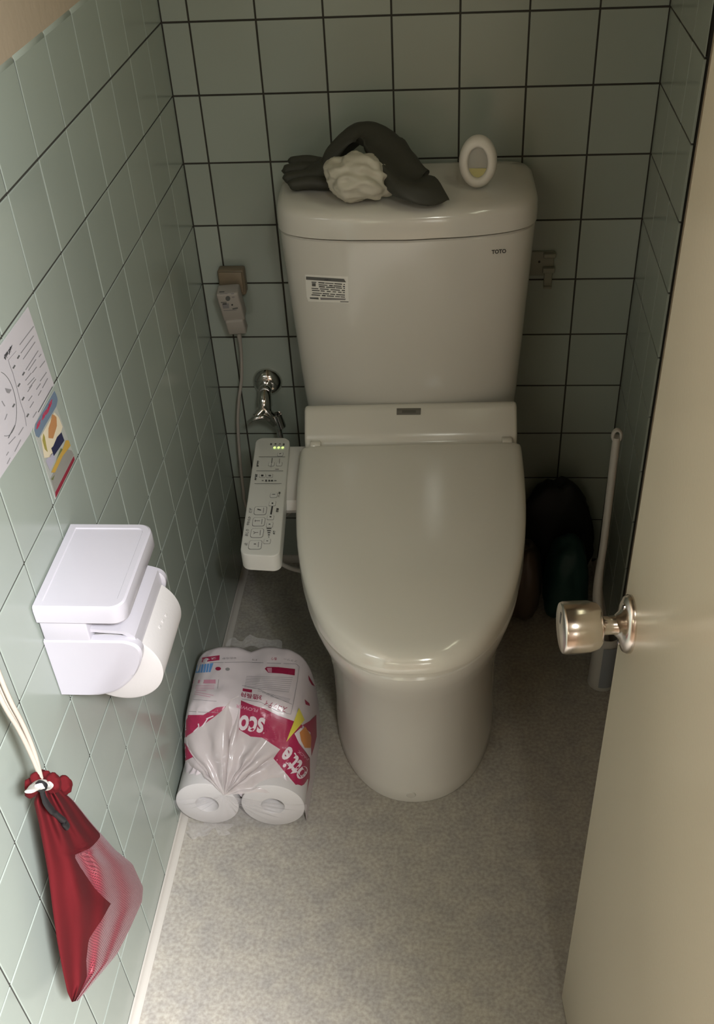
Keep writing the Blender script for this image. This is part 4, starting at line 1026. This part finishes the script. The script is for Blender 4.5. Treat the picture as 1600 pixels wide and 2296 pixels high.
# ------------------------------------------------------------------ toilet brush in the right corner
BW = mat('brush_white', (0.40, 0.38, 0.34), 0.45)
BB = Vector((.784, -.385, 0))
brush = empty('toilet_brush', BB, 0, 'white long-handled toilet brush in its holder behind the door', 'toilet brush')
lathe('holder', [(.0255, 0.0), (.0275, .003), (.027, .02), (.0255, .11), (.0245, .135), (.0225, .135), (.023, .02), (.001, .018)], BW, brush, 36)
hm = mat('sticker_blue_grey', (0.20, 0.21, 0.22), 0.5)
lb = [Vector((math.cos(a) * .0281, math.sin(a) * .0281, z)) for z in (.012, .118) for a in [math.radians(-110 + 8 * k) for k in range(10)]]
mesh('holder_sticker', lb, [(k, k + 1, 10 + k + 1, 10 + k) for k in range(9)], hm, brush, smooth=True)
# handle: leaning from the holder up to the hanging hole
h_top = at(1384, 962, 'y', -.352) - BB; h_bot = Vector((-.004, .004, .10))
h_low = at(1339, 1335, 'y', -.382) - BB; h_mid = h_low.lerp(h_top, .35)
pth = catmull([h_bot, h_low, h_mid, h_mid.lerp(h_top, .5), h_top - (h_top - h_mid).normalized() * .014], 6)
rr = [.0145 - .0055 * min(1, max(0, i - 3) / 7) for i in range(len(pth))]
tube('handle', pth, rr, BW, brush, 16, 0.75)
u_ = (h_top - h_mid).normalized(); s_ = u_.cross(Vector((0, -1, 0.3))).normalized(); n_ = s_.cross(u_)
C0 = h_top - u_ * .012
def ringsec(k, n=28):
    a = 2 * PI * k / n; c = s_ * math.cos(a) * .0068 + u_ * math.sin(a) * .0105
    return [C0 + c + c.normalized() * (math.cos(b) * .0030) + n_ * math.sin(b) * .0058 for b in [2 * PI * q / 10 for q in range(10)]]
loft('hanging_loop', [ringsec(k) for k in range(29)], BW, brush, cap0=False, cap1=False)
lathe('brush_head', [(.006, .019), (.020, .022), (.0215, .06), (.019, .095), (.010, .10)], BW, brush, 24)

# ------------------------------------------------------------------ dim packages on the floor behind the toilet, right side
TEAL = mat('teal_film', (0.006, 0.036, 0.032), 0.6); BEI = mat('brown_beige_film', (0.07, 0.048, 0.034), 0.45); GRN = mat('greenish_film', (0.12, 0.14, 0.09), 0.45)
def pillow(name, c, s, m, label, cat, rz=0.0, e=3.2, seed=0, squash=0.0):
    bm = bmesh.new(); bmesh.ops.create_icosphere(bm, subdivisions=4, radius=1.0)
    R3 = Matrix.Rotation(rz, 3, 'Z')
    for v in bm.verts:
        d = v.co.normalized(); k = (abs(d.x) ** e + abs(d.y) ** e + abs(d.z) ** e) ** (-1 / e)
        p = d * k; n_ = 1 + .10 * noise.noise(d * 2.4 + Vector((seed, 0, 0))) - .07 * abs(noise.noise(d * 5 + Vector((0, seed, 0))))
        p = Vector((p.x * s[0], p.y * s[1], p.z * s[2])) * n_
        p.x *= 1 - squash * (p.z / s[2])
        v.co = R3 @ p
    zmin = min(v.co.z for v in bm.verts)
    for v in bm.verts: v.co += Vector((c[0], c[1], -zmin + .0005))
    return tag(from_bm(name, bm, m, None, smooth=True), label, cat)
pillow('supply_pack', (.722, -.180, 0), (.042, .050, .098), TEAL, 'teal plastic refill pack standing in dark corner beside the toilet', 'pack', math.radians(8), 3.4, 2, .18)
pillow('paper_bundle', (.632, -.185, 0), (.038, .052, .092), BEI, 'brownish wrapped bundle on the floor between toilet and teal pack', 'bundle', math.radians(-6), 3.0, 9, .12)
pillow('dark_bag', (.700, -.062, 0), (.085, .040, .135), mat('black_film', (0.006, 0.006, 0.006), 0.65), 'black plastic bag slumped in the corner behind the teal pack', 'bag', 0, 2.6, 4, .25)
